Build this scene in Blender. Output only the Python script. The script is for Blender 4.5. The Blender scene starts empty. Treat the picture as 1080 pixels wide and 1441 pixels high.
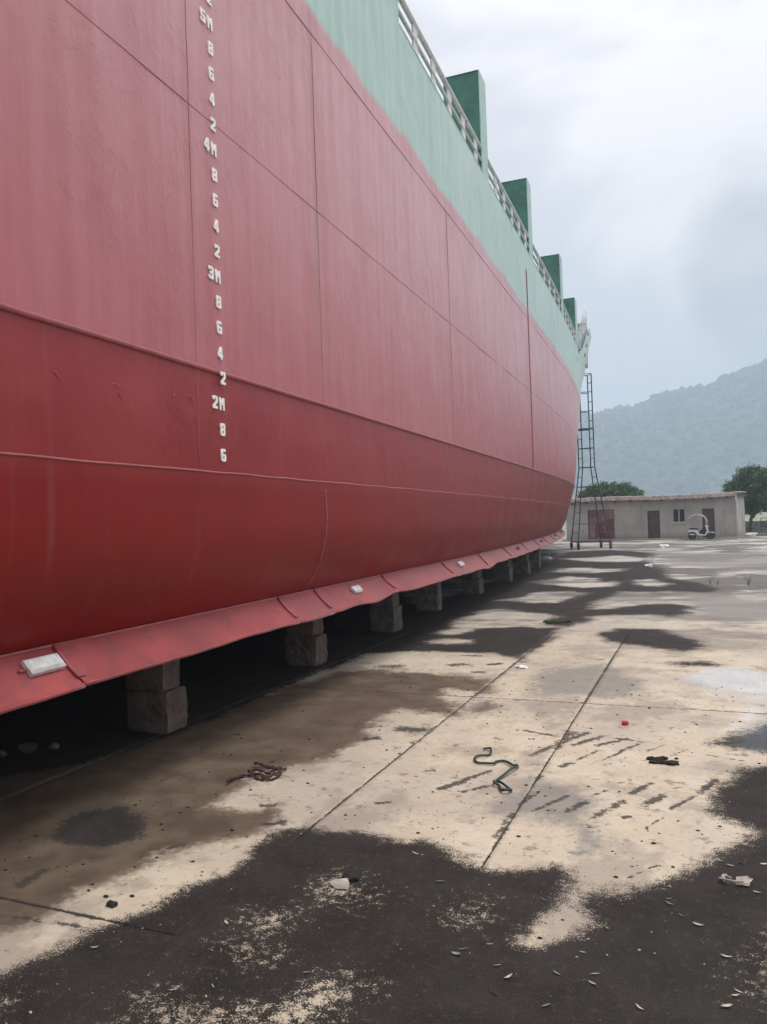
import bpy, bmesh, math, random
import numpy as np
from mathutils import Vector, Matrix, noise as mnoise

# ------------------------------------------------------------------ camera
scene = bpy.context.scene
EYE = 1.75
YAW, PITCH, ROLL = math.radians(20.739), math.radians(0.784), math.radians(2.0)
fw = Vector((-math.sin(YAW)*math.cos(PITCH), math.cos(YAW)*math.cos(PITCH), math.sin(PITCH)))
rt = Vector((math.cos(YAW), math.sin(YAW), 0)); up = rt.cross(fw)
cr, sr = math.cos(ROLL), math.sin(ROLL)
ix = rt*cr - up*sr; iy = rt*sr + up*cr
cam_d = bpy.data.cameras.new('camera'); cam = bpy.data.objects.new('camera', cam_d)
scene.collection.objects.link(cam)
cam.matrix_world = Matrix(((ix.x, iy.x, -fw.x, 0), (ix.y, iy.y, -fw.y, 0), (ix.z, iy.z, -fw.z, EYE), (0, 0, 0, 1)))
cam_d.sensor_fit = 'VERTICAL'; cam_d.sensor_height = 36; cam_d.lens = 36*1082/1441
cam_d.clip_start = 0.05; cam_d.clip_end = 5000
scene.camera = cam

# ------------------------------------------------------------------ sky, sun, exposure
SUN_EL, SUN_AZ = math.radians(74), math.radians(75)      # azimuth from +Y towards +X
world = bpy.data.worlds.new('World'); scene.world = world; world.use_nodes = True
wt = world.node_tree; wn = wt.nodes; wl = wt.links; wn.clear()
wo = wn.new('ShaderNodeOutputWorld'); wb = wn.new('ShaderNodeBackground'); wl.new(wb.outputs[0], wo.inputs[0])
sky = wn.new('ShaderNodeTexSky'); sky.sky_type = 'NISHITA'; sky.sun_disc = False
sky.sun_elevation = SUN_EL; sky.sun_rotation = SUN_AZ; sky.air_density = 1.2; sky.dust_density = 3.0
skys = wn.new('ShaderNodeVectorMath'); skys.operation = 'SCALE'; skys.inputs['Scale'].default_value = 0.07
wl.new(sky.outputs[0], skys.inputs[0])
tc = wn.new('ShaderNodeTexCoord'); sep = wn.new('ShaderNodeSeparateXYZ'); wl.new(tc.outputs['Generated'], sep.inputs[0])
def wmath(op, a, b=None, clamp=False):
    n = wn.new('ShaderNodeMath'); n.operation = op; n.use_clamp = clamp
    for i, v in enumerate((a, b)):
        if v is None: continue
        if isinstance(v, (int, float)): n.inputs[i].default_value = v
        else: wl.new(v, n.inputs[i])
    return n.outputs[0]
# overcast luminance: brightest overhead, falling off towards the horizon
zc = wmath('MAXIMUM', sep.outputs[2], 0.0)
lum = wmath('ADD', wmath('MULTIPLY', wmath('POWER', zc, 3.0), 1.08), 0.73)
mp = wn.new('ShaderNodeMapping'); mp.inputs['Scale'].default_value = (1.0, 1.0, 2.2); mp.inputs['Location'].default_value = (0.35, 0.1, 0.2)
wl.new(tc.outputs['Generated'], mp.inputs[0])
cn = wn.new('ShaderNodeTexNoise'); cn.inputs['Scale'].default_value = 2.6; cn.inputs['Detail'].default_value = 5; cn.inputs['Roughness'].default_value = 0.5
cn.inputs['Distortion'].default_value = 0.25
wl.new(mp.outputs[0], cn.inputs['Vector'])
cl = wn.new('ShaderNodeMapRange'); cl.interpolation_type = 'SMOOTHSTEP'
cl.inputs['From Min'].default_value = 0.40; cl.inputs['From Max'].default_value = 0.60; wl.new(cn.outputs['Fac'], cl.inputs['Value'])
cm = wn.new('ShaderNodeMix'); cm.data_type = 'RGBA'
cm.inputs['A'].default_value = (0.785, 0.755, 0.785, 1); cm.inputs['B'].default_value = (1.11, 1.03, 1.01, 1)
wl.new(cl.outputs[0], cm.inputs['Factor'])
# one heavier grey cloud low in the sky ahead
cdir = wn.new('ShaderNodeVectorMath'); cdir.operation = 'DISTANCE'
mp2 = wn.new('ShaderNodeMapping'); mp2.inputs['Scale'].default_value = (1.0, 1.0, 0.62); wl.new(tc.outputs['Generated'], mp2.inputs[0])
cnd = wn.new('ShaderNodeTexNoise'); cnd.inputs['Scale'].default_value = 14; cnd.inputs['Detail'].default_value = 4
wl.new(tc.outputs['Generated'], cnd.inputs['Vector'])
cdir.inputs[1].default_value = (0.092, 0.961, 0.16)
wl.new(mp2.outputs[0], cdir.inputs[0])
cdd = wmath('ADD', cdir.outputs['Value'], wmath('MULTIPLY', wmath('SUBTRACT', cnd.outputs['Fac'], 0.5), 0.05))
cmr = wn.new('ShaderNodeMapRange'); cmr.interpolation_type = 'SMOOTHSTEP'
cmr.inputs['From Min'].default_value = 0.045; cmr.inputs['From Max'].default_value = 0.088
cmr.inputs['To Min'].default_value = 0.66; cmr.inputs['To Max'].default_value = 1.0
wl.new(cdd, cmr.inputs['Value'])
lum = wmath('MULTIPLY', lum, cmr.outputs[0])
cs = wn.new('ShaderNodeVectorMath'); cs.operation = 'SCALE'; wl.new(cm.outputs['Result'], cs.inputs[0]); wl.new(lum, cs.inputs['Scale'])
smx = wn.new('ShaderNodeMix'); smx.data_type = 'RGBA'; smx.inputs['Factor'].default_value = 0.94
wl.new(skys.outputs[0], smx.inputs['A']); wl.new(cs.outputs[0], smx.inputs['B'])
wl.new(smx.outputs['Result'], wb.inputs['Color']); wb.inputs['Strength'].default_value = 1.0

sd_ = bpy.data.lights.new('sun', 'SUN'); sd_.energy = 1.5; sd_.angle = math.radians(25); sd_.color = (1.0, 0.945, 0.865)
sun = bpy.data.objects.new('sun', sd_); scene.collection.objects.link(sun)
sv = Vector((math.sin(SUN_AZ)*math.cos(SUN_EL), math.cos(SUN_AZ)*math.cos(SUN_EL), math.sin(SUN_EL)))
sun.rotation_euler = sv.to_track_quat('Z', 'Y').to_euler(); sun.location = (20, 0, 60)
scene.view_settings.view_transform = 'Standard'; scene.view_settings.look = 'None'
scene.view_settings.exposure = 0.40; scene.view_settings.gamma = 1.0; scene.view_settings.use_curve_mapping = False
scene.render.engine = 'CYCLES'
scene.cycles.use_denoising = True
scene.cycles.max_bounces = 7; scene.cycles.diffuse_bounces = 4; scene.cycles.glossy_bounces = 3
scene.cycles.volume_bounces = 2; scene.cycles.caustics_reflective = False; scene.cycles.caustics_refractive = False
scene.cycles.sample_clamp_indirect = 4.0

# ------------------------------------------------------------------ measured ground marks, with painted-in shade and reflection (metres)
DARK = [[[-2.89,1.725],[-2.594,2.334],[-2.525,2.487],[-2.501,2.685],[-2.476,2.768],[-2.372,2.93],[-2.305,3.166],[-2.203,3.387],[-2.194,3.544],[-2.26,3.692],[-2.173,3.94],[-2.031,4.022],[-1.76,4.014],[-1.501,4.007],[-1.355,4.068],[-1.151,3.918],[-0.932,3.792],[-0.764,3.849],[-0.601,3.938],[-0.523,3.808],[-0.524,3.609],[-0.595,3.339],[-0.648,3.177],[-0.581,3.158],[-0.456,3.298],[-0.403,3.41],[-0.477,3.528],[-0.435,3.664],[-0.283,3.766],[-0.129,3.871],[0.051,4.162],[0.247,4.411],[0.318,4.622],[0.268,4.71],[0.162,4.787],[0.13,5.107],[0.192,5.416],[0.339,5.719],[0.53,5.894],[2.013,6.5],[3.711,6.347],[0.227,0.493],[-0.647,0.169],[-2.786,0.789]],[[-4.119,8.293],[-3.955,8.547],[-3.921,9.134],[-3.876,9.567],[-3.187,9.845],[-2.309,9.821],[-1.936,9.571],[-1.797,9.303],[-1.825,9.794],[-1.717,10.593],[-1.715,11.094],[-1.721,12.165],[-1.518,12.757],[-1.336,13.302],[-1.407,13.671],[-1.334,13.774],[-0.433,14.043],[-0.177,13.776],[0.196,14.191],[0.135,14.697],[0.301,15.256],[-0.104,15.83],[-0.618,15.684],[-1.184,14.945],[-1.455,14.815],[-1.56,15.643],[-1.448,16.576],[-1.32,17.157],[-1.22,18.101],[-0.568,18.096],[-0.214,18.257],[0.268,18.09],[0.586,17.775],[0.935,18.573],[0.662,19.834],[0.32,20.865],[-0.173,22.036],[-0.307,24.747],[-0.74,27.521],[-0.912,30.469],[-0.77,34.594],[-1.604,37.468],[-3.024,39.523],[-5.005,38.85],[-4.769,30.53],[-4.87,21.945],[-4.977,15.493],[-4.582,10.7]],[[-1.188,11.638],[-0.915,12.335],[-0.216,12.339],[-0.066,11.782],[0.294,11.246],[0.296,10.776],[0.059,10.359],[-0.342,10.568],[-0.691,10.803],[-0.989,11.066]],[[-5.959,1.708],[-5.468,3.764],[-4.633,4.216],[-4.251,4.651],[-4.081,5.376],[-4.014,6.38],[-4.005,7.699],[-3.994,8.633],[-4.52,14.049],[-6.766,18.708],[-6.881,10.384],[-6.96,6.363],[-9.709,2.795]],[[-0.212,9.488],[0.013,9.709],[0.321,9.717],[0.524,9.574],[0.383,9.419],[0.01,9.352]],[[-3.474,3.445],[-3.58,3.844],[-3.396,4.02],[-3.074,3.888],[-2.919,3.624],[-3.044,3.419]],[[0.206,6.321],[0.296,6.521],[0.522,6.827],[0.715,7.191],[1.904,7.704],[1.522,6.212],[0.463,6.146],[0.325,6.183]]]  # silt and moss outlines; the one under the hull is painted-in shade
ISLAND = [[[-3.556,11.485],[-3.404,12.052],[-3.614,12.629],[-3.64,13.283],[-3.459,13.701],[-3.589,14.339],[-3.216,14.707],[-2.725,14.288],[-2.008,13.818],[-2.104,13.231],[-2.136,12.693],[-1.753,12.4],[-2.07,12.284],[-2.433,12.408],[-2.739,12.209],[-3.06,12.091],[-3.076,11.696],[-3.326,11.366]],[[-3.464,10.72],[-3.209,10.957],[-2.843,10.873],[-2.849,10.613],[-3.183,10.501]],[[-3.589,16.235],[-3.147,16.98],[-3.157,17.943],[-2.553,18.282],[-2.03,17.939],[-1.903,17.776],[-2.189,16.701],[-2.367,15.867],[-2.869,15.848],[-3.24,16.245]],[[-3.764,20.906],[-3.329,21.821],[-2.966,22.809],[-2.087,21.962],[-1.96,20.577],[-1.547,20.989],[-1.528,19.538],[-2.165,19.177],[-2.757,19.783],[-3.18,20.215]],[[-3.68,24.613],[-3.637,26.25],[-2.966,26.486],[-2.32,25.693],[-1.564,25.902],[-1.508,24.925],[-2.287,24.127],[-3.147,24.238]],[[-4.691,32.496],[-3.354,32.635],[-3.015,33.621],[-2.318,33.96],[-1.044,31.454],[-1.284,29.669],[-2.272,29.473],[-3.1,30.117],[-4.111,31.817]],[[-1.095,21.181],[-0.684,21.607],[-0.196,20.07],[-0.463,19.499],[-0.793,19.703]],[[-1.844,2.753],[-1.767,2.805],[-1.598,2.774],[-1.596,2.711],[-1.691,2.708]],[[-1.791,2.976],[-1.782,3.075],[-1.705,3.066],[-1.682,2.99],[-1.728,2.946]],[[-1.667,3.394],[-1.614,3.487],[-1.469,3.414],[-1.383,3.381],[-1.428,3.269],[-1.566,3.298]],[[-0.991,3.295],[-0.952,3.379],[-0.883,3.379],[-0.883,3.302],[-0.953,3.262]],[[-1.837,2.251],[-1.903,2.383],[-1.857,2.421],[-1.756,2.399],[-1.641,2.401],[-1.431,2.446],[-1.33,2.587],[-1.212,2.717],[-1.176,2.737],[-1.219,2.599],[-1.264,2.397],[-1.186,2.24],[-1.698,2.074]],[[0.308,3.443],[0.238,3.266],[0.225,3.108],[0.268,3.077]],[[-2.576,2.217],[-2.463,2.23],[-2.413,2.2],[-2.463,2.118]]]
BROWN = [[[-3.595,2.156],[-2.827,2.549],[-2.728,2.691],[-2.746,2.818],[-2.725,3.004],[-2.692,3.169],[-2.599,3.454],[-2.463,3.654],[-2.33,3.771],[-2.248,3.95],[-2.244,4.118],[-2.378,4.324],[-2.558,4.15],[-2.766,4.154],[-2.784,4.482],[-2.805,4.855],[-2.603,5.074],[-2.417,5.296],[-2.402,5.682],[-2.444,6.103],[-2.525,6.578],[-2.409,6.739],[-2.192,6.707],[-1.892,6.594],[-1.782,6.669],[-1.953,7.064],[-2.251,7.361],[-2.181,7.637],[-1.703,7.477],[-1.829,8.057],[-1.96,8.292],[-2.394,8.407],[-2.774,8.543],[-3.104,8.482],[-3.348,8.658],[-3.658,8.511],[-3.861,8.341],[-3.932,7.91],[-4.222,6.333],[-5.512,5.028],[-7.001,4.235]],[[-1.801,6.742],[-1.627,6.834],[-1.671,7.331],[-1.804,7.302]]]
GREY = [[[-1.656,8.547],[-1.324,9.247],[-0.855,9.467],[-0.434,8.978],[-0.159,7.656],[-0.441,7.595],[-0.831,7.601],[-1.275,7.416],[-1.586,7.894]],[[-1.28,4.386],[-1.143,4.921],[-0.913,5.196],[-0.59,5.208],[-0.42,4.739],[-0.41,4.132],[-0.569,3.956],[-0.657,4.347],[-0.94,4.371]],[[0.099,20.459],[1.592,16.392],[2.909,15.839],[2.532,13.831],[0.444,12.799],[0.052,14.586]],[[-1.634,38.185],[3.287,33.161],[6.12,27.839],[5.429,24.728],[0.949,25.48],[-0.513,27.475]]]
WET = [[[-0.1,8.544],[0.197,9.386],[0.61,9.546],[0.937,9.233],[1.829,8.527],[1.31,6.19],[0.46,6.11],[0.28,6.245],[0.355,6.659],[0.504,7.265],[0.365,7.769],[0.162,8.121]]]
WHITE = [[[-0.031,8.667],[0.195,9.301],[0.604,9.459],[0.924,9.114],[1.251,8.253],[0.788,7.86],[0.508,8.098],[0.198,8.258]],[[0.25,6.634],[0.391,7.239],[0.595,7.678],[0.714,7.438],[0.594,7.046],[0.399,6.566]]]
STROKE = [[-1.057,5.679,-0.904,6.011,0.015],[-0.899,5.911,-0.842,6.349,0.019],[-0.799,6.003,-0.586,6.322,0.013],[-0.867,6.089,-0.727,6.377,0.019],[-0.618,6.048,-0.422,6.268,0.012],[-0.545,6.288,-0.281,6.212,0.008],[-0.72,5.643,-0.598,5.921,0.008],[-0.565,5.653,-0.429,5.931,0.007],[-0.431,5.963,-0.316,6.156,0.01],[-0.264,5.973,-0.154,6.149,0.008],[-0.083,5.925,0.02,6.088,0.006],[0.152,5.997,0.39,5.897,0.007],[-0.812,5.475,-0.747,5.577,0.011],[-0.927,5.174,-0.903,5.233,0.008],[-0.86,4.595,-0.683,4.924,0.008],[-0.663,4.65,-0.58,4.819,0.012],[-0.525,4.569,-0.353,4.924,0.014],[-0.343,5.016,-0.203,5.29,0.012],[-0.242,4.869,-0.124,5.075,0.014],[-0.094,4.847,0.049,5.1,0.007],[0.079,5.175,0.201,5.472,0.014],[-0.096,5.207,-0.037,5.237,0.006],[0.008,5.226,0.066,5.218,0.006],[-0.222,4.504,-0.133,4.697,0.005],[-0.28,3.878,-0.148,4.057,0.005],[-1.233,6.332,-0.942,6.214,0.011],[-0.642,5.249,-0.531,5.263,0.004],[-0.542,4.962,-0.468,5.075,0.006],[-0.417,5.223,-0.38,5.253,0.006],[-0.981,4.183,-0.967,4.313,0.011],[-0.982,4.384,-0.956,4.548,0.013],[-0.957,4.673,-0.884,4.916,0.008],[-0.336,4.641,-0.31,4.667,0.01],[-2.23,6.131,-2.047,6.152,0.038],[-2.412,5.782,-2.335,5.822,0.02],[-2.184,6.789,-2.112,6.778,0.015],[-2.486,4.244,-2.424,4.261,0.013],[-2.32,3.996,-2.231,4.032,0.017],[-2.015,5.777,-1.972,5.827,0.016],[-2.554,8.983,-2.439,9.05,0.047],[-2.145,9.102,-2.055,9.164,0.031],[-2.198,8.608,-2.118,8.623,0.029],[-2.646,9.659,-2.408,9.646,0.026],[-2.394,2.958,-2.354,2.984,0.007],[-2.683,3.542,-2.634,3.605,0.014],[-3.016,3.306,-2.992,3.349,0.011],[-1.498,4.826,-1.266,5.255,0.015],[-1.348,4.799,-1.202,4.975,0.011],[-1.811,4.478,-1.738,4.511,0.011],[-1.696,5.144,-1.643,5.173,0.009],[-3.381,8.743,-3.243,8.768,0.06],[-3.131,2.96,-3.15,3.118,0.017],[-2.982,2.692,-2.541,2.729,0.007]]
LEAF = [[-0.496,2.776],[-0.393,2.964],[-0.354,2.962],[-0.349,3.025],[-0.658,2.904],[-0.872,3.041],[-0.887,2.999],[-0.716,2.97],[-0.684,2.79],[-0.488,2.986],[-0.412,3.162],[-0.332,3.371],[-0.09,3.712],[-0.089,3.664],[-0.097,3.829],[0.286,3.886],[0.274,4.419],[0.19,4.144],[0.244,4.184],[0.347,4.206],[0.152,3.067],[0.14,3.037],[0.105,2.962],[0.122,3.291],[0.027,3.511],[-0.623,3.538],[-1.463,3.902],[-1.343,3.844],[-1.491,3.196],[0.14,4.188],[-1.127,3.576],[-1.714,2.512],[-1.847,2.447],[-2.352,2.596],[-1.91,3.104],[-1.922,2.936],[-1.411,2.703],[-0.183,2.862],[-0.037,3.571],[-0.776,3.109]]
HOSE = [[-1.418,5.699],[-1.371,5.725],[-1.344,5.623],[-1.352,5.569],[-1.413,5.527],[-1.425,5.448],[-1.389,5.382],[-1.329,5.373],[-1.269,5.376],[-1.258,5.428],[-1.227,5.461],[-1.183,5.435],[-1.124,5.366],[-1.108,5.394],[-1.092,5.35],[-1.112,5.264],[-1.14,5.155],[-1.174,5.048],[-1.18,4.994],[-1.168,4.956],[-1.137,4.943],[-1.108,4.871],[-1.081,4.839],[-1.051,4.856],[-1.044,4.888],[-1.077,4.919],[-1.12,4.958],[-1.157,5.0]]
ROPE = [[[-2.949,4.584],[-2.918,4.655],[-2.864,4.708],[-2.828,4.743],[-2.743,4.727],[-2.706,4.762],[-2.688,4.832],[-2.663,4.892]],[[-2.938,4.917],[-2.865,4.908],[-2.763,4.866],[-2.72,4.891],[-2.659,4.814],[-2.665,4.722],[-2.711,4.672],[-2.792,4.714],[-2.861,4.735],[-2.889,4.767],[-2.814,4.786],[-2.729,4.769],[-2.717,4.851]],[[-2.916,4.895],[-2.814,4.853],[-2.715,4.812],[-2.692,4.858]],[[-2.871,4.719],[-2.766,4.67],[-2.691,4.652],[-2.653,4.7],[-2.649,4.777]],[[-2.918,4.518],[-2.916,4.605],[-2.877,4.666]]]

# ------------------------------------------------------------------ helpers
rng = random.Random(7)
COL = scene.collection
class MB:
    def __init__(s): s.v = []; s.f = []
    def add(s, vs, fs):
        o = len(s.v); s.v += [tuple(p) for p in vs]; s.f += [tuple(i+o for i in f) for f in fs]; return s
    def box(s, x0, x1, y0, y1, z0, z1):
        return s.add([(x0,y0,z0),(x1,y0,z0),(x1,y1,z0),(x0,y1,z0),(x0,y0,z1),(x1,y0,z1),(x1,y1,z1),(x0,y1,z1)],
                     [(0,3,2,1),(4,5,6,7),(0,1,5,4),(1,2,6,5),(2,3,7,6),(3,0,4,7)])
    def bbox(s, x0, x1, y0, y1, z0, z1, b=.01):
        """box with its four long edges and top chamfered"""
        def ring(z, i): return [(x0+i+b,y0+i,z),(x1-i-b,y0+i,z),(x1-i,y0+i+b,z),(x1-i,y1-i-b,z),(x1-i-b,y1-i,z),(x0+i+b,y1-i,z),(x0+i,y1-i-b,z),(x0+i,y0+i+b,z)]
        vs = ring(z0, b)+ring(z0+b, 0)+ring(z1-b, 0)+ring(z1, b); fs = [tuple(range(7,-1,-1)), tuple(range(24,32))]
        for k in range(3):
            for i in range(8): fs.append((k*8+i, k*8+(i+1)%8, k*8+8+(i+1)%8, k*8+8+i))
        return s.add(vs, fs)
    def tube(s, pts, r, n=8, cap=True):
        pts = [Vector(p) for p in pts]; m = len(pts); rs = r if isinstance(r, (list, tuple)) else [r]*m
        vs = []; prev = None
        for i, p in enumerate(pts):
            d = (pts[min(i+1,m-1)]-pts[max(i-1,0)])
            d = d.normalized() if d.length > 1e-9 else Vector((0,0,1))
            if prev is None:
                a = Vector((0,0,1)) if abs(d.z) < .9 else Vector((1,0,0)); e1 = d.cross(a).normalized()
            else:
                e1 = prev - d*prev.dot(d); e1 = e1.normalized() if e1.length > 1e-6 else d.orthogonal().normalized()
            prev = e1; e2 = d.cross(e1)
            for k in range(n):
                a = 2*math.pi*k/n; vs.append(p+(e1*math.cos(a)+e2*math.sin(a))*rs[i])
        fs = [(i*n+k, i*n+(k+1)%n, (i+1)*n+(k+1)%n, (i+1)*n+k) for i in range(m-1) for k in range(n)]
        if cap: fs += [tuple(range(n-1,-1,-1)), tuple(range((m-1)*n, m*n))]
        return s.add(vs, fs)
    def prism(s, poly, ax, a0, a1):
        """extrude a 2-D polygon along axis ax ('x','y','z')"""
        n = len(poly)
        def mk(p, t): return {'x': (t,p[0],p[1]), 'y': (p[0],t,p[1]), 'z': (p[0],p[1],t)}[ax]
        vs = [mk(p,a0) for p in poly]+[mk(p,a1) for p in poly]
        return s.add(vs, [tuple(range(n-1,-1,-1)), tuple(range(n,2*n))]+[(i,(i+1)%n,n+(i+1)%n,n+i) for i in range(n)])
    def grid(s, P):
        r = len(P); c = len(P[0]); o = [p for row in P for p in row]
        return s.add(o, [(i*c+j, i*c+j+1, (i+1)*c+j+1, (i+1)*c+j) for i in range(r-1) for j in range(c-1)])
    def rock(s, c, rad, seed, sq=(1,1,1), sub=1, amp=.35):
        bm = bmesh.new(); bmesh.ops.create_icosphere(bm, subdivisions=sub, radius=1)
        vs = []
        for v in bm.verts:
            k = 1+amp*mnoise.noise(v.co*1.7+Vector((seed*3.1, seed*1.7, seed)))
            vs.append((c[0]+v.co.x*rad*k*sq[0], c[1]+v.co.y*rad*k*sq[1], c[2]+v.co.z*rad*k*sq[2]))
        bm.verts.index_update(); fs = [tuple(v.index for v in f.verts) for f in bm.faces]; bm.free()
        return s.add(vs, fs)
    def build(s, name, mat, parent=None, smooth=False, loc=None):
        me = bpy.data.meshes.new(name); me.from_pydata(s.v, [], s.f); me.update()
        if smooth: me.polygons.foreach_set('use_smooth', [True]*len(me.polygons))
        me.materials.append(mat)
        o = bpy.data.objects.new(name, me); COL.objects.link(o)
        if parent: o.parent = parent
        if loc: o.location = loc
        return o
def fixn(o):
    bm = bmesh.new(); bm.from_mesh(o.data); bmesh.ops.recalc_face_normals(bm, faces=bm.faces); bm.to_mesh(o.data); bm.free(); return o
def tag(o, label=None, cat=None, group=None, kind=None):
    if label: o['label'] = label
    if cat: o['category'] = cat
    if group: o['group'] = group
    if kind: o['kind'] = kind
    return o
def empty(name, loc=(0,0,0), rz=0):
    o = bpy.data.objects.new(name, None); COL.objects.link(o); o.location = loc; o.rotation_euler = (0,0,rz); return o
def smoothstep(a, b, x):
    t = min(max((x-a)/(b-a), 0), 1); return t*t*(3-2*t)

# ------------------------------------------------------------------ material helpers
class NT:
    def __init__(s, name):
        s.m = bpy.data.materials.new(name); s.m.use_nodes = True; s.t = s.m.node_tree; s.n = s.t.nodes; s.l = s.t.links
        s.b = s.n['Principled BSDF']; s.out = s.n['Material Output']
    def new(s, k, **kw):
        n = s.n.new(k)
        for a, v in kw.items(): setattr(n, a, v)
        return n
    def set(s, sock, v):
        if isinstance(v, bpy.types.NodeSocket): s.l.new(v, sock)
        else: sock.default_value = v
    def math(s, op, a, b=0.0, c=None, clamp=False):
        n = s.new('ShaderNodeMath', operation=op, use_clamp=clamp); s.set(n.inputs[0], a); s.set(n.inputs[1], b)
        if c is not None: s.set(n.inputs[2], c)
        return n.outputs[0]
    def mix(s, f, a, b, blend='MIX'):
        n = s.new('ShaderNodeMix', data_type='RGBA', blend_type=blend); s.set(n.inputs['Factor'], f)
        for k, v in (('A', a), ('B', b)):
            if isinstance(v, tuple) and len(v) == 3: v = v+(1,)
            s.set(n.inputs[k], v)
        return n.outputs['Result']
    def pos(s, scale=(1,1,1), loc=(0,0,0)):
        g = s.new('ShaderNodeNewGeometry'); m = s.new('ShaderNodeMapping'); s.l.new(g.outputs['Position'], m.inputs[0])
        m.inputs['Scale'].default_value = scale; m.inputs['Location'].default_value = loc; return m.outputs[0]
    def obj(s, scale=(1,1,1)):
        g = s.new('ShaderNodeTexCoord'); m = s.new('ShaderNodeMapping'); s.l.new(g.outputs['Object'], m.inputs[0])
        m.inputs['Scale'].default_value = scale; return m.outputs[0]
    def noise(s, vec, scale, detail=4, rough=.55, dist=0.0):
        n = s.new('ShaderNodeTexNoise'); s.l.new(vec, n.inputs['Vector']); n.inputs['Scale'].default_value = scale
        n.inputs['Detail'].default_value = detail; n.inputs['Roughness'].default_value = rough; n.inputs['Distortion'].default_value = dist
        return n.outputs['Fac']
    def ramp(s, v, a, b, lo=0.0, hi=1.0, smooth=True):
        n = s.new('ShaderNodeMapRange'); n.interpolation_type = 'SMOOTHSTEP' if smooth else 'LINEAR'
        s.set(n.inputs['Value'], v); s.set(n.inputs['From Min'], a); s.set(n.inputs['From Max'], b)
        n.inputs['To Min'].default_value = lo; n.inputs['To Max'].default_value = hi; return n.outputs[0]
    def attr(s, name):
        n = s.new('ShaderNodeAttribute', attribute_name=name); return n.outputs['Fac']
    def bump(s, h, strength=.3, dist=.01, normal=None):
        n = s.new('ShaderNodeBump'); n.inputs['Strength'].default_value = strength; n.inputs['Distance'].default_value = dist
        s.l.new(h, n.inputs['Height'])
        if normal is not None: s.l.new(normal, n.inputs['Normal'])
        return n.outputs[0]
    def done(s, col=None, rough=None, normal=None, **kw):
        if col is not None: s.set(s.b.inputs['Base Color'], col if not (isinstance(col, tuple) and len(col) == 3) else col+(1,))
        if rough is not None: s.set(s.b.inputs['Roughness'], rough)
        if normal is not None: s.l.new(normal, s.b.inputs['Normal'])
        for k, v in kw.items(): s.set(s.b.inputs[k.replace('_', ' ')], v)
        return s.m
def plain(name, c, rough=.6, var=.25, scale=6, metal=0.0, bump=.15, bscale=40, dirt=None, sheen=0.0):
    t = NT(name); p = t.pos()
    n = t.noise(p, scale, 5); k = t.ramp(n, .3, .7)
    lo = tuple(x*(1-var) for x in c); hi = tuple(min(1, x*(1+var)) for x in c)
    col = t.mix(k, lo, hi)
    if dirt: col = t.mix(t.ramp(t.noise(p, scale*2.7, 6, .65), .5, .72), col, dirt)
    return t.done(col, t.ramp(n, .2, .8, max(rough-.12, .05), min(rough+.12, 1)), t.bump(t.noise(p, bscale, 4), bump, .004), Metallic=metal, Sheen_Weight=sheen)

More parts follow.
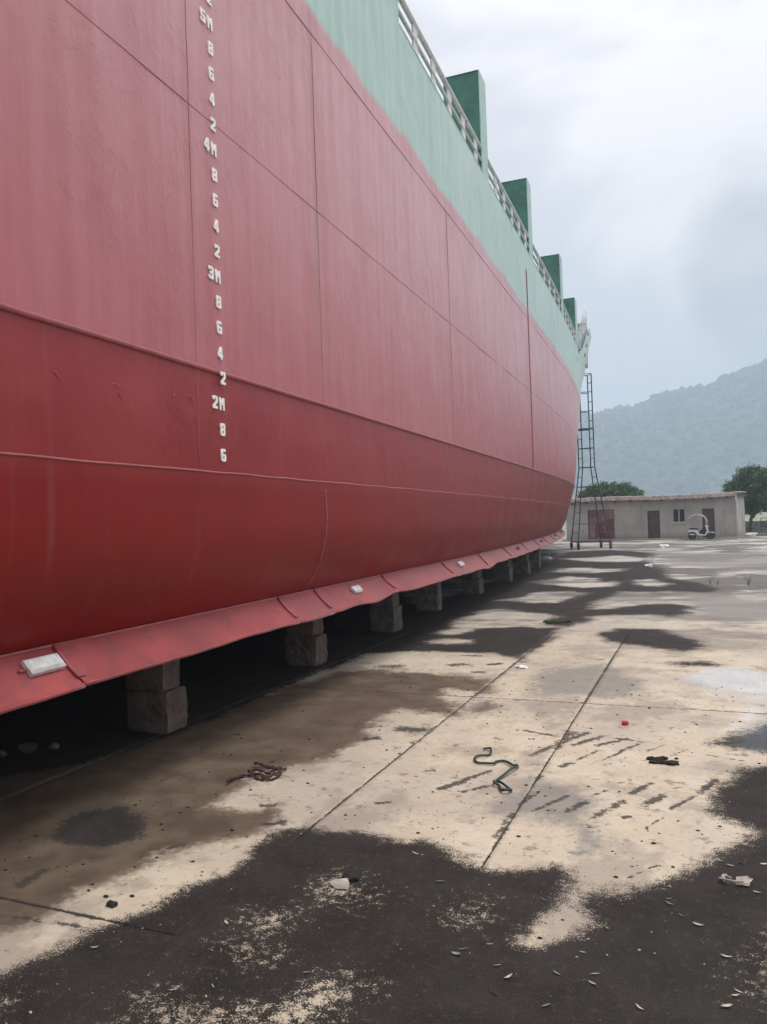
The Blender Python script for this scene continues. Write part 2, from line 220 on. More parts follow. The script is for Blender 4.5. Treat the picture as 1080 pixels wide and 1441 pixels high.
# ------------------------------------------------------------------ hull paint
def hull_paint():
    t = NT('hull_paint')
    g = t.new('ShaderNodeNewGeometry'); sp = t.new('ShaderNodeSeparateXYZ'); t.l.new(g.outputs['Position'], sp.inputs[0])
    z = sp.outputs[2]; y = sp.outputs[1]
    big = t.noise(t.pos((.25, .25, .25)), 1.0, 4); mid = t.noise(t.pos(), 1.7, 6, .6)
    streak = t.noise(t.pos((1, 2.2, .10), (0, 3, 0)), 3.0, 6, .6); fine = t.noise(t.pos((1, 9, .22)), 3.5, 4, .6)
    # coats of paint laid up to the welded seams
    wob = t.math('MULTIPLY', t.math('SUBTRACT', t.noise(t.pos((1, 1, .6)), 2.2, 4), .5), .16)
    zz = t.math('ADD', z, t.math('MULTIPLY', wob, .10))
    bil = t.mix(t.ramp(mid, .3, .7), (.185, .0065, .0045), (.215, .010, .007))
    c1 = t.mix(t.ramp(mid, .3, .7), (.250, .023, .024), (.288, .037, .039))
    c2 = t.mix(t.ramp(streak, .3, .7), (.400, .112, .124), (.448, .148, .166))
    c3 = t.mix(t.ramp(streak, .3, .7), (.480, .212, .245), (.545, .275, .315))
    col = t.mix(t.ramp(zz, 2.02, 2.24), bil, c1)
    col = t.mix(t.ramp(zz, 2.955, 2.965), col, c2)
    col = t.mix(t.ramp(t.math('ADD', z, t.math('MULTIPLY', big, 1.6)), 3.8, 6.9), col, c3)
    # old wash marks running down
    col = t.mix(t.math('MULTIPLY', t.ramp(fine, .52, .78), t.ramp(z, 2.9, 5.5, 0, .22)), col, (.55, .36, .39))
    col = t.mix(t.math('MULTIPLY', t.ramp(streak, .56, .74), .20), col, (.27, .11, .115))
    # the welded butts have rusty weeping beside them
    for sb, w, k in ((7.04, .11, .55), (12.0, .10, .38), (4.85, .05, .25), (19.4, .16, .35)):
        d = t.math('ABSOLUTE', t.math('SUBTRACT', y, sb))
        d = t.math('ADD', d, t.math('MULTIPLY', t.math('SUBTRACT', fine, .5), w*.9))
        col = t.mix(t.math('MULTIPLY', t.ramp(d, 0.0, w, k, 0.0), t.ramp(z, 2.3, 4.2)), col, (.30, .155, .145))
    # pale green topsides, sprayed edge
    edge = t.math('ADD', z, t.math('MULTIPLY', t.math('SUBTRACT', t.noise(t.pos((1, .9, .9)), 1.6, 3), .5), .30))
    grn = t.mix(t.ramp(streak, .3, .7), (.300, .470, .428), (.375, .545, .500))
    grn = t.mix(t.math('MULTIPLY', t.ramp(fine, .5, .75), .45), grn, (.25, .39, .36))
    grn = t.mix(t.math('MULTIPLY', t.ramp(big, .5, .7), .30), grn, (.50, .60, .58))
    col = t.mix(t.ramp(edge, 6.93, 7.06), col, grn)
    # scattered rusty specks and repaired patches
    spk = t.ramp(t.noise(t.pos((1, 1, .8)), 26, 3, .6), .70, .76)
    col = t.mix(t.math('MULTIPLY', spk, t.ramp(big, .45, .6, 0, .7)), col, (.20, .06, .05))
    dents = t.noise(t.pos((1, 1.1, .8)), 1.1, 3, .5); brush = t.noise(t.pos((1, 2, .5)), 14, 5, .65)
    orange = t.noise(t.pos(), 90, 3, .6)
    chip = t.math('MULTIPLY', t.ramp(t.noise(t.pos((1, 1, .7), (0, 2, 5)), 6.5, 7, .72), .50, .62), t.ramp(t.noise(t.pos((1, .6, .6), (0, 1.3, 2)), .9, 3), .48, .60))
    hs = t.ramp(z, 2.0, 2.6, .25, 1.0)
    n1 = t.bump(t.math('MULTIPLY', dents, hs), .75, .06); n2 = t.bump(t.math('MULTIPLY', brush, hs), .42, .008, n1); n2 = t.bump(t.math('MULTIPLY', chip, hs), .45, .006, n2); n3 = t.bump(orange, .30, .002, n2)
    rol = t.noise(t.pos((1, .22, 3.5)), 4, 4, .6); rough = t.math('ADD', t.ramp(mid, .3, .7, .30, .40), t.math('MULTIPLY', rol, .10))
    return t.done(col, rough, n3, IOR=1.5, Specular_IOR_Level=t.ramp(z, 1.9, 4.2, .22, .5), Sheen_Weight=t.ramp(z, 3.2, 6.4, 0.0, .18), Sheen_Roughness=.35)
M = {}
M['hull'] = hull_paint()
M['strip'] = plain('bilge_keel_paint', (.31, .040, .040), .40, .22, 2.2, bump=.45, bscale=26, dirt=(.17, .035, .033), sheen=.18)
M['bar'] = plain('red_bar_paint', (.32, .08, .085), .42, .15, 8)
M['bead'] = plain('weld_bead_paint', (.34, .09, .09), .4, .2, 12, bump=.5, bscale=60)
M['seam'] = plain('dark_seam_paint', (.30, .115, .122), .55, .3, 20)
M['white'] = plain('white_numeral_paint', (.86, .83, .82), .45, .05, 20)
M['dkgreen'] = plain('dark_green_paint', (.040, .150, .112), .42, .22, 2.5, dirt=(.06, .19, .15))
M['pale'] = plain('pale_green_paint', (.37, .525, .485), .5, .12, 3)
M['rail'] = plain('grey_rail_paint', (.62, .63, .64), .45, .12, 5, dirt=(.30, .33, .33))
M['zinc'] = plain('zinc_anode', (.62, .62, .60), .5, .2, 14, metal=.15, bump=.6, bscale=30)
M['deck'] = plain('deck_paint', (.10, .20, .16), .6)
M['steel'] = plain('dark_steel', (.045, .055, .065), .5, .3, 6, metal=.3, dirt=(.12, .06, .04))
M['rubber'] = plain('black_rubber', (.018, .018, .018), .75)
M['rust'] = plain('rusty_wheel', (.14, .045, .035), .8, .4, 10)

# ------------------------------------------------------------------ ground
def in_poly_sd(P, poly):
    poly = np.asarray(poly); n = len(poly); d = np.full(len(P), 1e9); ins = np.zeros(len(P), bool)
    for i in range(n):
        a = poly[i]; b = poly[(i+1) % n]; e = b-a; w = P-a
        t = np.clip((w@e)/max(e@e, 1e-12), 0, 1); q = w-t[:,None]*e; d = np.minimum(d, (q*q).sum(1))
        if a[1] != b[1]:
            c = ((a[1] > P[:,1]) != (b[1] > P[:,1])); x = (b[0]-a[0])*(P[:,1]-a[1])/(b[1]-a[1])+a[0]
            ins ^= c & (P[:,0] < x)
    d = np.sqrt(d); return np.where(ins, d, -d)
def fields(P):
    nrm = .16+.03*np.maximum(P[:,1], 0)
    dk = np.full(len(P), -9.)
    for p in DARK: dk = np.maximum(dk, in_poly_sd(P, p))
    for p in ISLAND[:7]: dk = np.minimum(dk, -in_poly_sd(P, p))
    def un(L):
        r = np.full(len(P), -9.)
        for p in L: r = np.maximum(r, in_poly_sd(P, p))
        return r
    st = np.full(len(P), 9.)
    for a, b, c, d, w in STROKE:
        A = np.array((a, b)); e = np.array((c-a, d-b)); q = P-A; t = np.clip((q@e)/max(e@e, 1e-9), 0, 1)
        st = np.minimum(st, np.linalg.norm(q-t[:,None]*e, axis=1)/w)
    clip = lambda a: np.clip(a/nrm, -2, 2)
    return dict(dark=clip(dk), brown=clip(un(BROWN)), grey=clip(un(GREY)), wet=clip(un(WET)), white=clip(un(WHITE)), spots=clip(un(ISLAND[7:])), stroke=np.clip(1-st/2.3, -6, 1))
def ground_mat():
    t = NT('yard_concrete'); p = t.pos()
    g = t.new('ShaderNodeNewGeometry'); sp = t.new('ShaderNodeSeparateXYZ'); t.l.new(g.outputs['Position'], sp.inputs[0]); y = sp.outputs[1]
    n_big = t.noise(p, .55, 5, .55); n_mid = t.noise(p, 3.2, 7, .62); n_fin = t.noise(p, 22, 6, .7); n_gr = t.noise(p, 130, 3, .7)
    lay = t.noise(t.pos((.22, 1.0, 1)), .9, 5, .6)
    con = t.mix(t.ramp(n_mid, .3, .7), (.510, .428, .322), (.595, .518, .405))
    con = t.mix(t.math('MULTIPLY', t.ramp(n_big, .46, .60), .6), con, (.40, .345, .29))
    con = t.mix(t.math('MULTIPLY', t.ramp(t.noise(t.pos((1, .8, 1), (7, 3, 0)), 1.1, 8, .68), .50, .60), .6), con, (.27, .225, .185))
    con = t.mix(t.math('MULTIPLY', t.ramp(t.noise(t.pos((1, 1, 1), (1, 9, 0)), 7, 6, .7), .57, .66), .75), con, (.16, .13, .105))
    # algae and old stains lie in bands farther out
    far = t.ramp(y, 9, 20)
    con = t.mix(far, con, t.mix(t.ramp(n_mid, .3, .7), (.40, .375, .335), (.52, .495, .45)))
    con = t.mix(t.math('MULTIPLY', t.math('MULTIPLY', t.ramp(lay, .46, .56), far), .8), con, (.155, .145, .125))
    con = t.mix(t.math('MULTIPLY', t.ramp(t.noise(t.pos((.15, .8, 1), (5, 2, 0)), 1.3, 6, .65), .5, .62), t.ramp(y, 26, 40, 0, .85)), con, (.105, .095, .085))
    con = t.mix(t.math('MULTIPLY', t.math('MULTIPLY', t.ramp(t.noise(t.pos((.55, 1, 1), (3, 8, 0)), .75, 8, .68), .49, .60), t.ramp(y, 8, 13)), .75), con, (.13, .115, .10))
    pt = t.noise(t.pos((.30, .30, 1), (11, 4, 0)), 1.0, 7, .6)
    con = t.mix(t.math('MULTIPLY', t.ramp(pt, .50, .545), t.ramp(y, 13, 20, 0, .85)), con, (.085, .078, .072))
    con = t.mix(t.math('MULTIPLY', t.ramp(pt, .47, .42), t.ramp(y, 13, 20, 0, .6)), con, (.56, .53, .48))
    con = t.mix(t.math('MULTIPLY', t.ramp(n_fin, .52, .66), .45), con, (.30, .255, .21))
    jit = lambda k1, k2, k3: t.math('ADD', t.math('ADD', t.math('MULTIPLY', t.math('SUBTRACT', n_mid, .5), k1), t.math('MULTIPLY', t.math('SUBTRACT', n_fin, .5), k2)), t.math('MULTIPLY', t.math('SUBTRACT', n_gr, .5), k3))
    # damp brown silt along the hull
    br = t.ramp(t.math('ADD', t.attr('brown'), jit(1.8, .8, .2)), -.25, .40)
    brc = t.mix(t.ramp(n_mid, .35, .68), (.088, .064, .043), (.158, .120, .083))
    brc = t.mix(t.math('MULTIPLY', t.ramp(n_big, .5, .64), .6), brc, (.12, .078, .06))
    col = t.mix(br, con, brc)
    gy = t.ramp(t.math('ADD', t.attr('grey'), jit(2.2, .9, .3)), -.1, .7, 0, .75)
    col = t.mix(gy, col, (.185, .175, .165))
    wh = t.ramp(t.math('ADD', t.attr('white'), jit(2.6, 1.8, .6)), -.1, .6, 0, .45); col = t.mix(wh, col, (.70, .69, .69))  # lime white, spread to paint in the sky reflected on the wet film
    # moss in the scored grooves
    sk = t.ramp(t.math('ADD', t.attr('stroke'), jit(2.4, 4.2, 2.0)), .0, .55, 0, .95)
    col = t.mix(sk, col, (.052, .045, .038))
    # dark silt and moss, and the hull's shade painted on the ground below it
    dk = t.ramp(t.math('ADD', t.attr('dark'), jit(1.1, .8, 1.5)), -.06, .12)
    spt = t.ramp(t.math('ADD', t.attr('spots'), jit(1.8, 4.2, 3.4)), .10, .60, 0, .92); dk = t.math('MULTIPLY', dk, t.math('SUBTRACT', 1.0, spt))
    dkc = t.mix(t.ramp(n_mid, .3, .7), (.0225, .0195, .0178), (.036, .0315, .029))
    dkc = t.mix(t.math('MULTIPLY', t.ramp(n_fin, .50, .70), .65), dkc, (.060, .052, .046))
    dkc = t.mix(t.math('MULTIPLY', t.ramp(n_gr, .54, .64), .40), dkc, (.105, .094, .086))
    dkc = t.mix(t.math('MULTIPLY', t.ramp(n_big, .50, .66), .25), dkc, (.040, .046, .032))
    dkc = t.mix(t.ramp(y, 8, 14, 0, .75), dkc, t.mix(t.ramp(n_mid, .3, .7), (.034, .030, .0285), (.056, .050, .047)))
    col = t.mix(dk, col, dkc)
    wet = t.ramp(t.math('ADD', t.attr('wet'), jit(1.0, .4, .1)), -.1, .35)
    h = t.math('ADD', t.math('MULTIPLY', n_fin, .6), t.math('ADD', t.math('MULTIPLY', n_gr, .35), t.math('MULTIPLY', n_mid, .8)))
    bmp = t.new('ShaderNodeBump'); t.l.new(h, bmp.inputs['Height']); bmp.inputs['Distance'].default_value = .008
    t.l.new(t.math('MULTIPLY', t.math('SUBTRACT', 1.0, t.math('MULTIPLY', wet, .93)), t.math('ADD', .28, t.math('MULTIPLY', dk, .45))), bmp.inputs['Strength'])
    rough = t.math('ADD', t.math('MULTIPLY', n_fin, .2), t.math('SUBTRACT', .72, t.math('ADD', t.math('MULTIPLY', t.math('MULTIPLY', br, t.math('SUBTRACT', 1.0, dk)), .30), t.math('MULTIPLY', wet, .75))), clamp=True)
    return t.done(col, rough, bmp.outputs[0], **{'Specular_IOR_Level': t.math('SUBTRACT', .5, t.math('MULTIPLY', dk, .38))})
M['ground'] = ground_mat()
def earth_mat():
    t = NT('open_ground'); p = t.pos()
    n = t.noise(p, .08, 6); m_ = t.noise(p, .9, 6)
    c = t.mix(t.ramp(n, .4, .6), (.20, .23, .14), (.30, .29, .22)); c = t.mix(t.ramp(m_, .4, .7), c, (.15, .18, .09))
    return t.done(c, .9, t.bump(m_, .5, .1))
M['earth'] = earth_mat()
gm = MB()
E_ = 1500
gx = [-E_, -600, -300, -100, -40, -20, 20, 40, 100, 300, 600, E_]
gm.grid([[(x, y, -.045) for y in gx] for x in gx])
ground = fixn(gm.build('ground', M['earth'])); tag(ground, kind='structure')
if ground.data.polygons[0].normal.z < 0: ground.data.flip_normals()
# slabs of the yard, cast in bays; the bays run two degrees off the ship's line
TH = math.radians(-1.9); cth, sth = math.cos(TH), math.sin(TH)
def s2w(u, v): return (u*cth-v*sth, u*sth+v*cth)
US = [-22, -15.5, -10.2, -6.9, -4.35, -2.17, -1.10, 2.2, 5.6, 9.2, 14, 20]
VS = [-12, -6.0, -1.6, 2.72, 7.33, 11.6, 16.2, 21.5, 28, 36, 46, 60.5]
J = .002
CELLS = []
for i in range(len(US)-1):
    for j in range(len(VS)-1):
        if US[i] in (-2.17, -1.10) and VS[j] in (-1.6, 2.72): continue
        CELLS.append((US[i], US[i+1], VS[j], VS[j+1], ''))
CELLS += [(-2.17, 2.2, -1.6, 3.75, 'silt'), (-2.17, -1.10, 3.75, 7.33, 'silt'), (-1.10, 2.2, 3.75, 7.33, 'silt')]
for i, (ca, cb, cc_, cd, fl) in enumerate(CELLS):
    if True:
        j = i*3
        u0, u1, v0, v1 = ca+J, cb-J, cc_+J, cd-J
        if fl:      # the joints on this side are choked level with silt
            if cc_ == 3.75: v0 = cc_+.0005
            else: v1 = cd-.0005; u0 = ca-.0055
        ym = v0; inview = (u1 > -9 and u0 < 6 and v1 > 1.5)
        res = .30 if not inview else (.026 if ym < 7 else .06 if ym < 11 else .11 if ym < 20 else .22 if ym < 35 else .4)
        if inview and u1 < -4.1: res = max(res, .09)
        if inview and u0 > 2: res = max(res, .09)
        if not inview: res = 1.5
        nu = max(2, int((u1-u0)/res)); nv = max(2, int((v1-v0)/res))
        uu = [u0, u0+.004]+[u0+.004+(u1-u0-.008)*k/nu for k in range(1, nu)]+[u1-.004, u1]
        vv = [v0, v0+.004]+[v0+.004+(v1-v0-.008)*k/nv for k in range(1, nv)]+[v1-.004, v1]
        if ym >= 10: u0 -= .0015; u1 += .0015; v0 -= .0015; v1 += .0015
        lift = 0.0 if fl or ym >= 7 else ((i*7+j*13) % 5-2)*.0008
        A, B = np.meshgrid(np.array(uu), np.array(vv), indexing='ij'); nA, nB = A.shape
        X = A*cth-B*sth; Y = A*sth+B*cth
        Z = np.full(A.shape, lift)
        if ym < 10 and not (fl and cc_ < 0): Z[0,:] -= .006
        if ym < 10: Z[-1,:] -= .006
        if ym < 10 and not (fl and cc_ > 0): Z[1:-1,0] -= .006
        if ym < 10 and not (fl and cc_ < 0): Z[1:-1,-1] -= .006
        top = np.stack([X, Y, Z], -1).reshape(-1, 3)
        idx = np.arange(nA*nB).reshape(nA, nB)
        q = np.stack([idx[:-1,:-1], idx[1:,:-1], idx[1:,1:], idx[:-1,1:]], -1).reshape(-1, 4)
        rim = np.concatenate([idx[:,0], idx[-1,1:], idx[-2::-1,-1], idx[0,-2:0:-1]])
        low = top[rim].copy(); low[:,2] = -.043
        k0 = len(top); nr = len(rim); a = np.arange(nr)
        sk = np.stack([rim, k0+a, k0+(a+1) % nr, rim[(a+1) % nr]], -1)
        V = np.concatenate([top, low]); F = np.concatenate([q, sk])
        me = bpy.data.meshes.new('concrete_slab'); me.vertices.add(len(V)); me.vertices.foreach_set('co', V.ravel())
        me.loops.add(len(F)*4); me.loops.foreach_set('vertex_index', F.ravel())
        me.polygons.add(len(F)); me.polygons.foreach_set('loop_start', np.arange(len(F))*4); me.polygons.foreach_set('loop_total', np.full(len(F), 4))
        me.update(); me.validate()
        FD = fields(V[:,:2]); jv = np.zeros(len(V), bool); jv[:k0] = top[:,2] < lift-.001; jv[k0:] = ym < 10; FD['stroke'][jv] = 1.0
        if ym >= 10: FD['stroke'][jv] = -6
        if inview and ym < 10:
            ed = np.minimum(np.minimum(A-u0, u1-A), np.minimum(B-v0, v1-B)) if not fl else (np.minimum(np.minimum(A-u0, u1-A), v1-B) if cc_ > 0 else np.full(A.shape, 9.))
            jw = .011 if ym < 9 else .016
            FD['stroke'][:k0] = np.maximum(FD['stroke'][:k0], np.clip((.62 if fl else 1.0)-ed.ravel()/jw, -6, 1))
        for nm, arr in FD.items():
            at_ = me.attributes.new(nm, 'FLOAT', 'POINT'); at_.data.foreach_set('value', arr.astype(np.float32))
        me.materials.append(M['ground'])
        o = bpy.data.objects.new('concrete_slab', me); COL.objects.link(o); o.parent = ground

# ------------------------------------------------------------------ hills and wood
def forest_mat(name, c1, c2, sc):
    t = NT(name); p = t.pos(); n = t.noise(p, sc, 5, .6)
    return t.done(t.mix(t.ramp(n, .35, .65), c1, c2), .9, t.bump(n, .4, 1.0))
M['forest'] = forest_mat('far_forest', (.014, .028, .012), (.036, .060, .024), .05)
HK = 2.37
RIDGE = [(-1200,30),(-500,34),(-260,36),(-120,42),(-70,45.5),(-34,48.2),(-23,50.2),(-15,50.6),(-4,54.4),(8,55.4),(17,57.1),(29,61.8),(41,66),(60,73),(85,80),(120,84),(170,80),(240,66),(340,50),(500,38),(850,26)]
def ridge_z(x): return HK*float(np.interp(x/HK, [r[0] for r in RIDGE], [r[1] for r in RIDGE]))
def hill_z(x, y):
    # the crest line runs along Y = 380 ahead
    yb, yc = 600., 900.
    k = smoothstep(yb, yc+25, y)**.8 if y <= yc+25 else 1-.6*smoothstep(yc+25, 1400, y)
    n = mnoise.noise(Vector((x*.01, y*.01, 0)))*6.0+mnoise.noise(Vector((x*.035, y*.035, 3)))*1.2
    return -.3 + ridge_z(x*900/max(y, 500))*k*(900 if y > 900 else max(y, 700))/900 + n*k
hm = MB()
hx = sorted(set([-1450, -1200, -1000]+list(range(-850, 851, 16))+[1000, 1200, 1450])); hy = [590, 605, 620, 640, 660, 680, 700, 720, 740, 760, 780, 800, 820, 840, 860, 880, 895, 910, 925, 945, 970, 1020, 1120, 1250, 1400]
hm.grid([[(x, y, hill_z(x, y)) for y in hy] for x in hx])
hill = fixn(hm.build('hill', M['forest'], smooth=True)); tag(hill, kind='structure')
fm = MB(); fr = random.Random(3)
ico = bmesh.new(); bmesh.ops.create_icosphere(ico, subdivisions=1, radius=1); ico.verts.index_update()
IV = [v.co.copy() for v in ico.verts]; IF = [tuple(v.index for v in f.verts) for f in ico.faces]; ico.free()
for k in range(6500):
    if k < 1700: y = fr.uniform(900, 945); x = fr.uniform(-180, 270)
    else: y = fr.uniform(605, 915); x = fr.uniform(-330, 480)
    r = fr.choice([2.2, 2.8, 3.6, 4.5, 5.5])*fr.uniform(.7, 1.25); z = hill_z(x, y)+r*fr.uniform(.1, .6); h = fr.uniform(.8, 1.35)
    a = fr.uniform(0, 6.28); ca, sa = math.cos(a), math.sin(a)
    fm.add([(x+(v.x*ca-v.y*sa)*r*fr.uniform(.7, 1.2), y+(v.x*sa+v.y*ca)*r*fr.uniform(.7, 1.2), z+v.z*r*h*fr.uniform(.75, 1.15)) for v in IV], IF)
tag(fm.build('forest', M['forest']), 'dense hazy woodland covering the far hillside', 'woodland', kind='stuff')

# ------------------------------------------------------------------ ship
SIDE, KEEL, RB, HALF = -3.28, .72, 1.10, 6.5
CEN = SIDE-HALF
LOW = [(-60,0),(12,0),(15,.06),(19,.22),(23,.42),(27,.64),(31.5,.95),(35,1.28),(38,1.66),(41,2.25),(44,3.4),(47,5.2),(49.4,6.5),(60,6.5)]
def low_in(s):
    # smoothed table
    f = lambda q: np.interp(q, [a for a, b in LOW], [b for a, b in LOW])
    return float(sum(f(s+d)*w for d, w in ((-2,.15),(-1,.2),(0,.3),(1,.2),(2,.15))))
CZ = [(3.3,.00026),(3.84,.000232),(4.76,.000203),(5.71,.00017),(6.5,.000147),(7.0,.000138),(7.5,.00013),(8.4,.00011),(9.0,.00009),(10.6,.000066),(12.0,.000048),(13.2,.00004)]
def high_in(s, z):
    c = float(np.interp(z, [a for a, b in CZ], [b for a, b in CZ])); u = max(s-20, 0)
    s1 = 39.5+max(z-8.5, 0)*1.6; e = max(s-s1, 0)
    return c*u**3 + .055*e*e
def inset(s, z):
    w = smoothstep(1.15, 3.4, z); return (1-w)*low_in(s)+w*high_in(s, z)
def hx_(s, z):
    b = 0.0
    if z < KEEL+RB: b = RB-math.sqrt(max(RB*RB-(KEEL+RB-z)**2, 0))
    return max(SIDE-b-inset(s, z), CEN)
def ztop(s): return 8.57 if s < 33.4 else 8.62+3.0*smoothstep(32.0, 42.5, s)**1.1+max(s-42.5, 0)*.10
ship = empty('ship', (SIDE, 0, 0))
tag(ship, 'huge cargo ship with red bottom and pale green topsides standing on blocks', 'ship')
PINV = Matrix.Translation((-SIDE, 0, 0))
def part(mb, name, mat, parent=None, smooth=False, label=None):
    o = mb.build(name, mat, None, smooth); o.parent = parent or ship
    if o.parent is ship: o.matrix_parent_inverse = PINV
    if label: o['label'] = label
    return o
BUTT = [-26, -19, -12, -5, 0.2, 4.85, 7.04, 12.0, 19.4, 26.5, 33.4, 41.0, 50.5]
ROWZ = [2.18, 2.96, 4.93, 6.75, 8.57]
def lin(a, b, st, e=.005):
    n = max(1, int(round((b-a)/st))); return [a, a+e]+[a+e+(b-a-2*e)*k/n for k in range(1, n)]+[b-e, b]
def plate(s0, s1, rows, name='hull_plate'):
    """rows: list of functions/points (X,Z) of s; edge ring sits a little lower as a weld groove"""
    ss = lin(s0, s1, .45 if s0 > 10 else .35); P = []
    for i, s in enumerate(ss):
        rim_s = i in (0, len(ss)-1)
        row = []
        for j, rf in enumerate(rows):
            x, z = rf(s); rim = rim_s or j in (0, len(rows)-1)
            d = .004*mnoise.noise(Vector((s*.8, z*.8, 2)))+.0010*math.sin(s*math.pi/.6)*min(1, max(0, (z-1.8)))
            row.append((x+d, s, z))
        P.append(row)
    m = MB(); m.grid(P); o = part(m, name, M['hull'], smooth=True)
    if o.data.polygons[0].normal.x < 0: o.data.flip_normals()
    return o
def side_rows(z0, z1, st=.22): return [(lambda s, z=z: (hx_(s, z), z)) for z in lin(z0, z1, st)]
def bilge_rows():
    R_ = [(lambda s, z=z: (hx_(s, z), z)) for z in (2.18, 2.173, 2.06, 1.94, KEEL+RB)]
    for k in range(1, 17):
        z = KEEL+RB-RB*math.sin(math.radians(90*k/16.)); z = max(z, KEEL)
        R_.append(lambda s, z=z: (hx_(s, z), z))
    for q in (.35, .65, 1.0): R_.append(lambda s, q=q: (hx_(s, KEEL)*(1-q)+CEN*q, KEEL))
    return R_
for a, b in zip(BUTT[:-1], BUTT[1:]):
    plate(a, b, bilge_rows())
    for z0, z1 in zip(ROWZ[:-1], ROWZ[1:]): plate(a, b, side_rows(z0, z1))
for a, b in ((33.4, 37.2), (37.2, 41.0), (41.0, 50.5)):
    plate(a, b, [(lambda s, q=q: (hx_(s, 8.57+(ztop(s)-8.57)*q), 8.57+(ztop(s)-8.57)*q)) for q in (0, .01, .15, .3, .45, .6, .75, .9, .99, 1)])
# far side of the shell, transom and deck
pm = MB(); P = []
for s in np.linspace(-26, 50.5, 90):
    zs = [ztop(s) if s > 33.4 else 8.57, 8.4, 6.75, 4.93, 3.4, 2.18, 1.82, 1.4, 1.05, .8, KEEL]
    P.append([(2*CEN-hx_(s, z), s, z) for z in zs]+[(CEN-.002, s, KEEL)])
pm.grid(P); part(pm, 'shell_far_side', M['hull'], smooth=True)
tm = MB(); zs = [8.57, 7, 5, 3, 2, 1.5, 1.1, .85, KEEL]; ring = [(hx_(-26, z), -26, z) for z in zs]+[(2*CEN-hx_(-26, z), -26, z) for z in reversed(zs)]
tm.add(ring, [tuple(range(len(ring)))]); part(tm, 'transom', M['hull'])
dm = MB(); L_ = []
for s in np.linspace(-26, 50, 60): x = hx_(s, 8.1); L_.append([(x-.01, s, 8.1), (2*CEN-x+.01, s, 8.1)])
dm.grid(L_); part(dm, 'deck', M['deck'])
fdm = MB(); L_ = []
for s in np.linspace(36, 50, 24): x = hx_(s, 9.3); L_.append([(x-.01, s, 9.3), (2*CEN-x+.01, s, 9.3)])
fdm.grid(L_); part(fdm, 'forecastle_deck', M['deck'])
# raised bar along the light waterline and the weld beads on the seams
def along(z, r, name, mat, s0=-26, s1=48, off=0.0, wob=0.0, st=.3, zf=None):
    pts = []; s = s0
    while s <= s1:
        zz = z+wob*mnoise.noise(Vector((s*2.3, z, 0)))
        pts.append((hx_(s, zz)+off, s, zz)); s += st
    m = MB(); m.tube(pts, r, 8); return part(m, name, mat, smooth=True)
along(2.96, .020, 'waterline_bar', M['bar'], off=.004, wob=.004)
along(2.18, .0085, 'weld_seam', M['bead'], s1=40, wob=.008, st=.12)
along(4.93, .0036, 'weld_seam', M['seam'], s1=40, wob=.004, st=.15)
along(6.75, .0045, 'weld_seam', M['seam'], s1=46, wob=.004, st=.15)
def upright(sb, z0, z1, r, name, mat, off=0.0, wob=.003):
    pts = []; z = z0
    while z <= z1+1e-6: pts.append((hx_(sb, z)+off, sb+wob*mnoise.noise(Vector((z*3, sb, 1))), z)); z += .1
    m = MB(); m.tube(pts, r, 8); return part(m, name, mat, smooth=True)
upright(4.85, 2.2, 6.7, .0036, 'butt_weld', M['seam'], wob=.008)
upright(7.04, 1.0, 2.16, .006, 'butt_weld', M['seam'], wob=.012)
upright(7.06, 2.3, 6.7, .0055, 'butt_weld', M['bead'], off=-.002, wob=.012)
upright(12.0, 2.3, 6.7, .0045, 'butt_weld', M['bead'], off=-.001)
pip = upright(19.4, 3.0, 8.0, .020, 'drain_pipe', M['seam'], off=.004, wob=.01)
sc_ = MB()
for (s, z, ln, tl) in ((3.46,2.66,.07,-.3),(3.8,3.05-.12,.03,.8),(3.97,2.92,.09,-.2),(3.96,2.68,.08,.2),(4.55,2.70,.03,.9),(4.77,2.71,.07,-.15),(3.99,2.62,.05,-.5)):
    m = MB(); m.tube([(hx_(s,z)+.001, s+ln*(k/5-.5), z+tl*ln*(k/5-.5)+.012*math.sin(k*1.3)) for k in range(6)], [.001,.004,.005,.004,.003,.001], 6)
    part(m, 'weld_scar', M['bead'], smooth=True)
# bilge keel
KA = math.radians(43); KL = .33
def keel_pt(s, q, lift=0.0):
    """q 0 at the hull, 1 at the free edge"""
    ins = low_in(s); x = SIDE-RB*(1-math.cos(KA))-ins; z = KEEL+RB*(1-math.sin(KA))
    end = smoothstep(43.2, 39.5, s) if s > 39.5 else 1.0
    dent = .03*math.exp(-((s-9.1)/.45)**2)-.028*math.exp(-((s-8.5)/.35)**2)-.038*math.exp(-((s-14.6)/.5)**2)+.02*math.exp(-((s-15.6)/.5)**2)+.02*mnoise.noise(Vector((s*.8, 0, 5)))+.008*mnoise.noise(Vector((s*3, 0, 9)))
    rise = .16*smoothstep(24, 42, s)
    k = q*KL*(.35+.65*end)
    return (x+k*math.cos(KA)+lift*.68, s, z-k*math.sin(KA)-.016*math.sin(math.pi*min(q, 1))+(dent*q*q)+rise+lift*.73)
GS = [0.9, 3.66, 6.47, 7.26, 9.23, 12.0, 14.67, 17.5, 20.4, 23.1, 25.6, 28.2, 30.8, 33.4, 36.0, 38.6]
ss = np.arange(-22, 42.9, .12)
em = MB(); em.tube([keel_pt(s, .02, .012) for s in ss], .011, 6); keel = part(em, 'bilge_keel', M['bead'], None, True)
CUT = [-22, -16.5, -11, -5.5]+GS+[42.85]
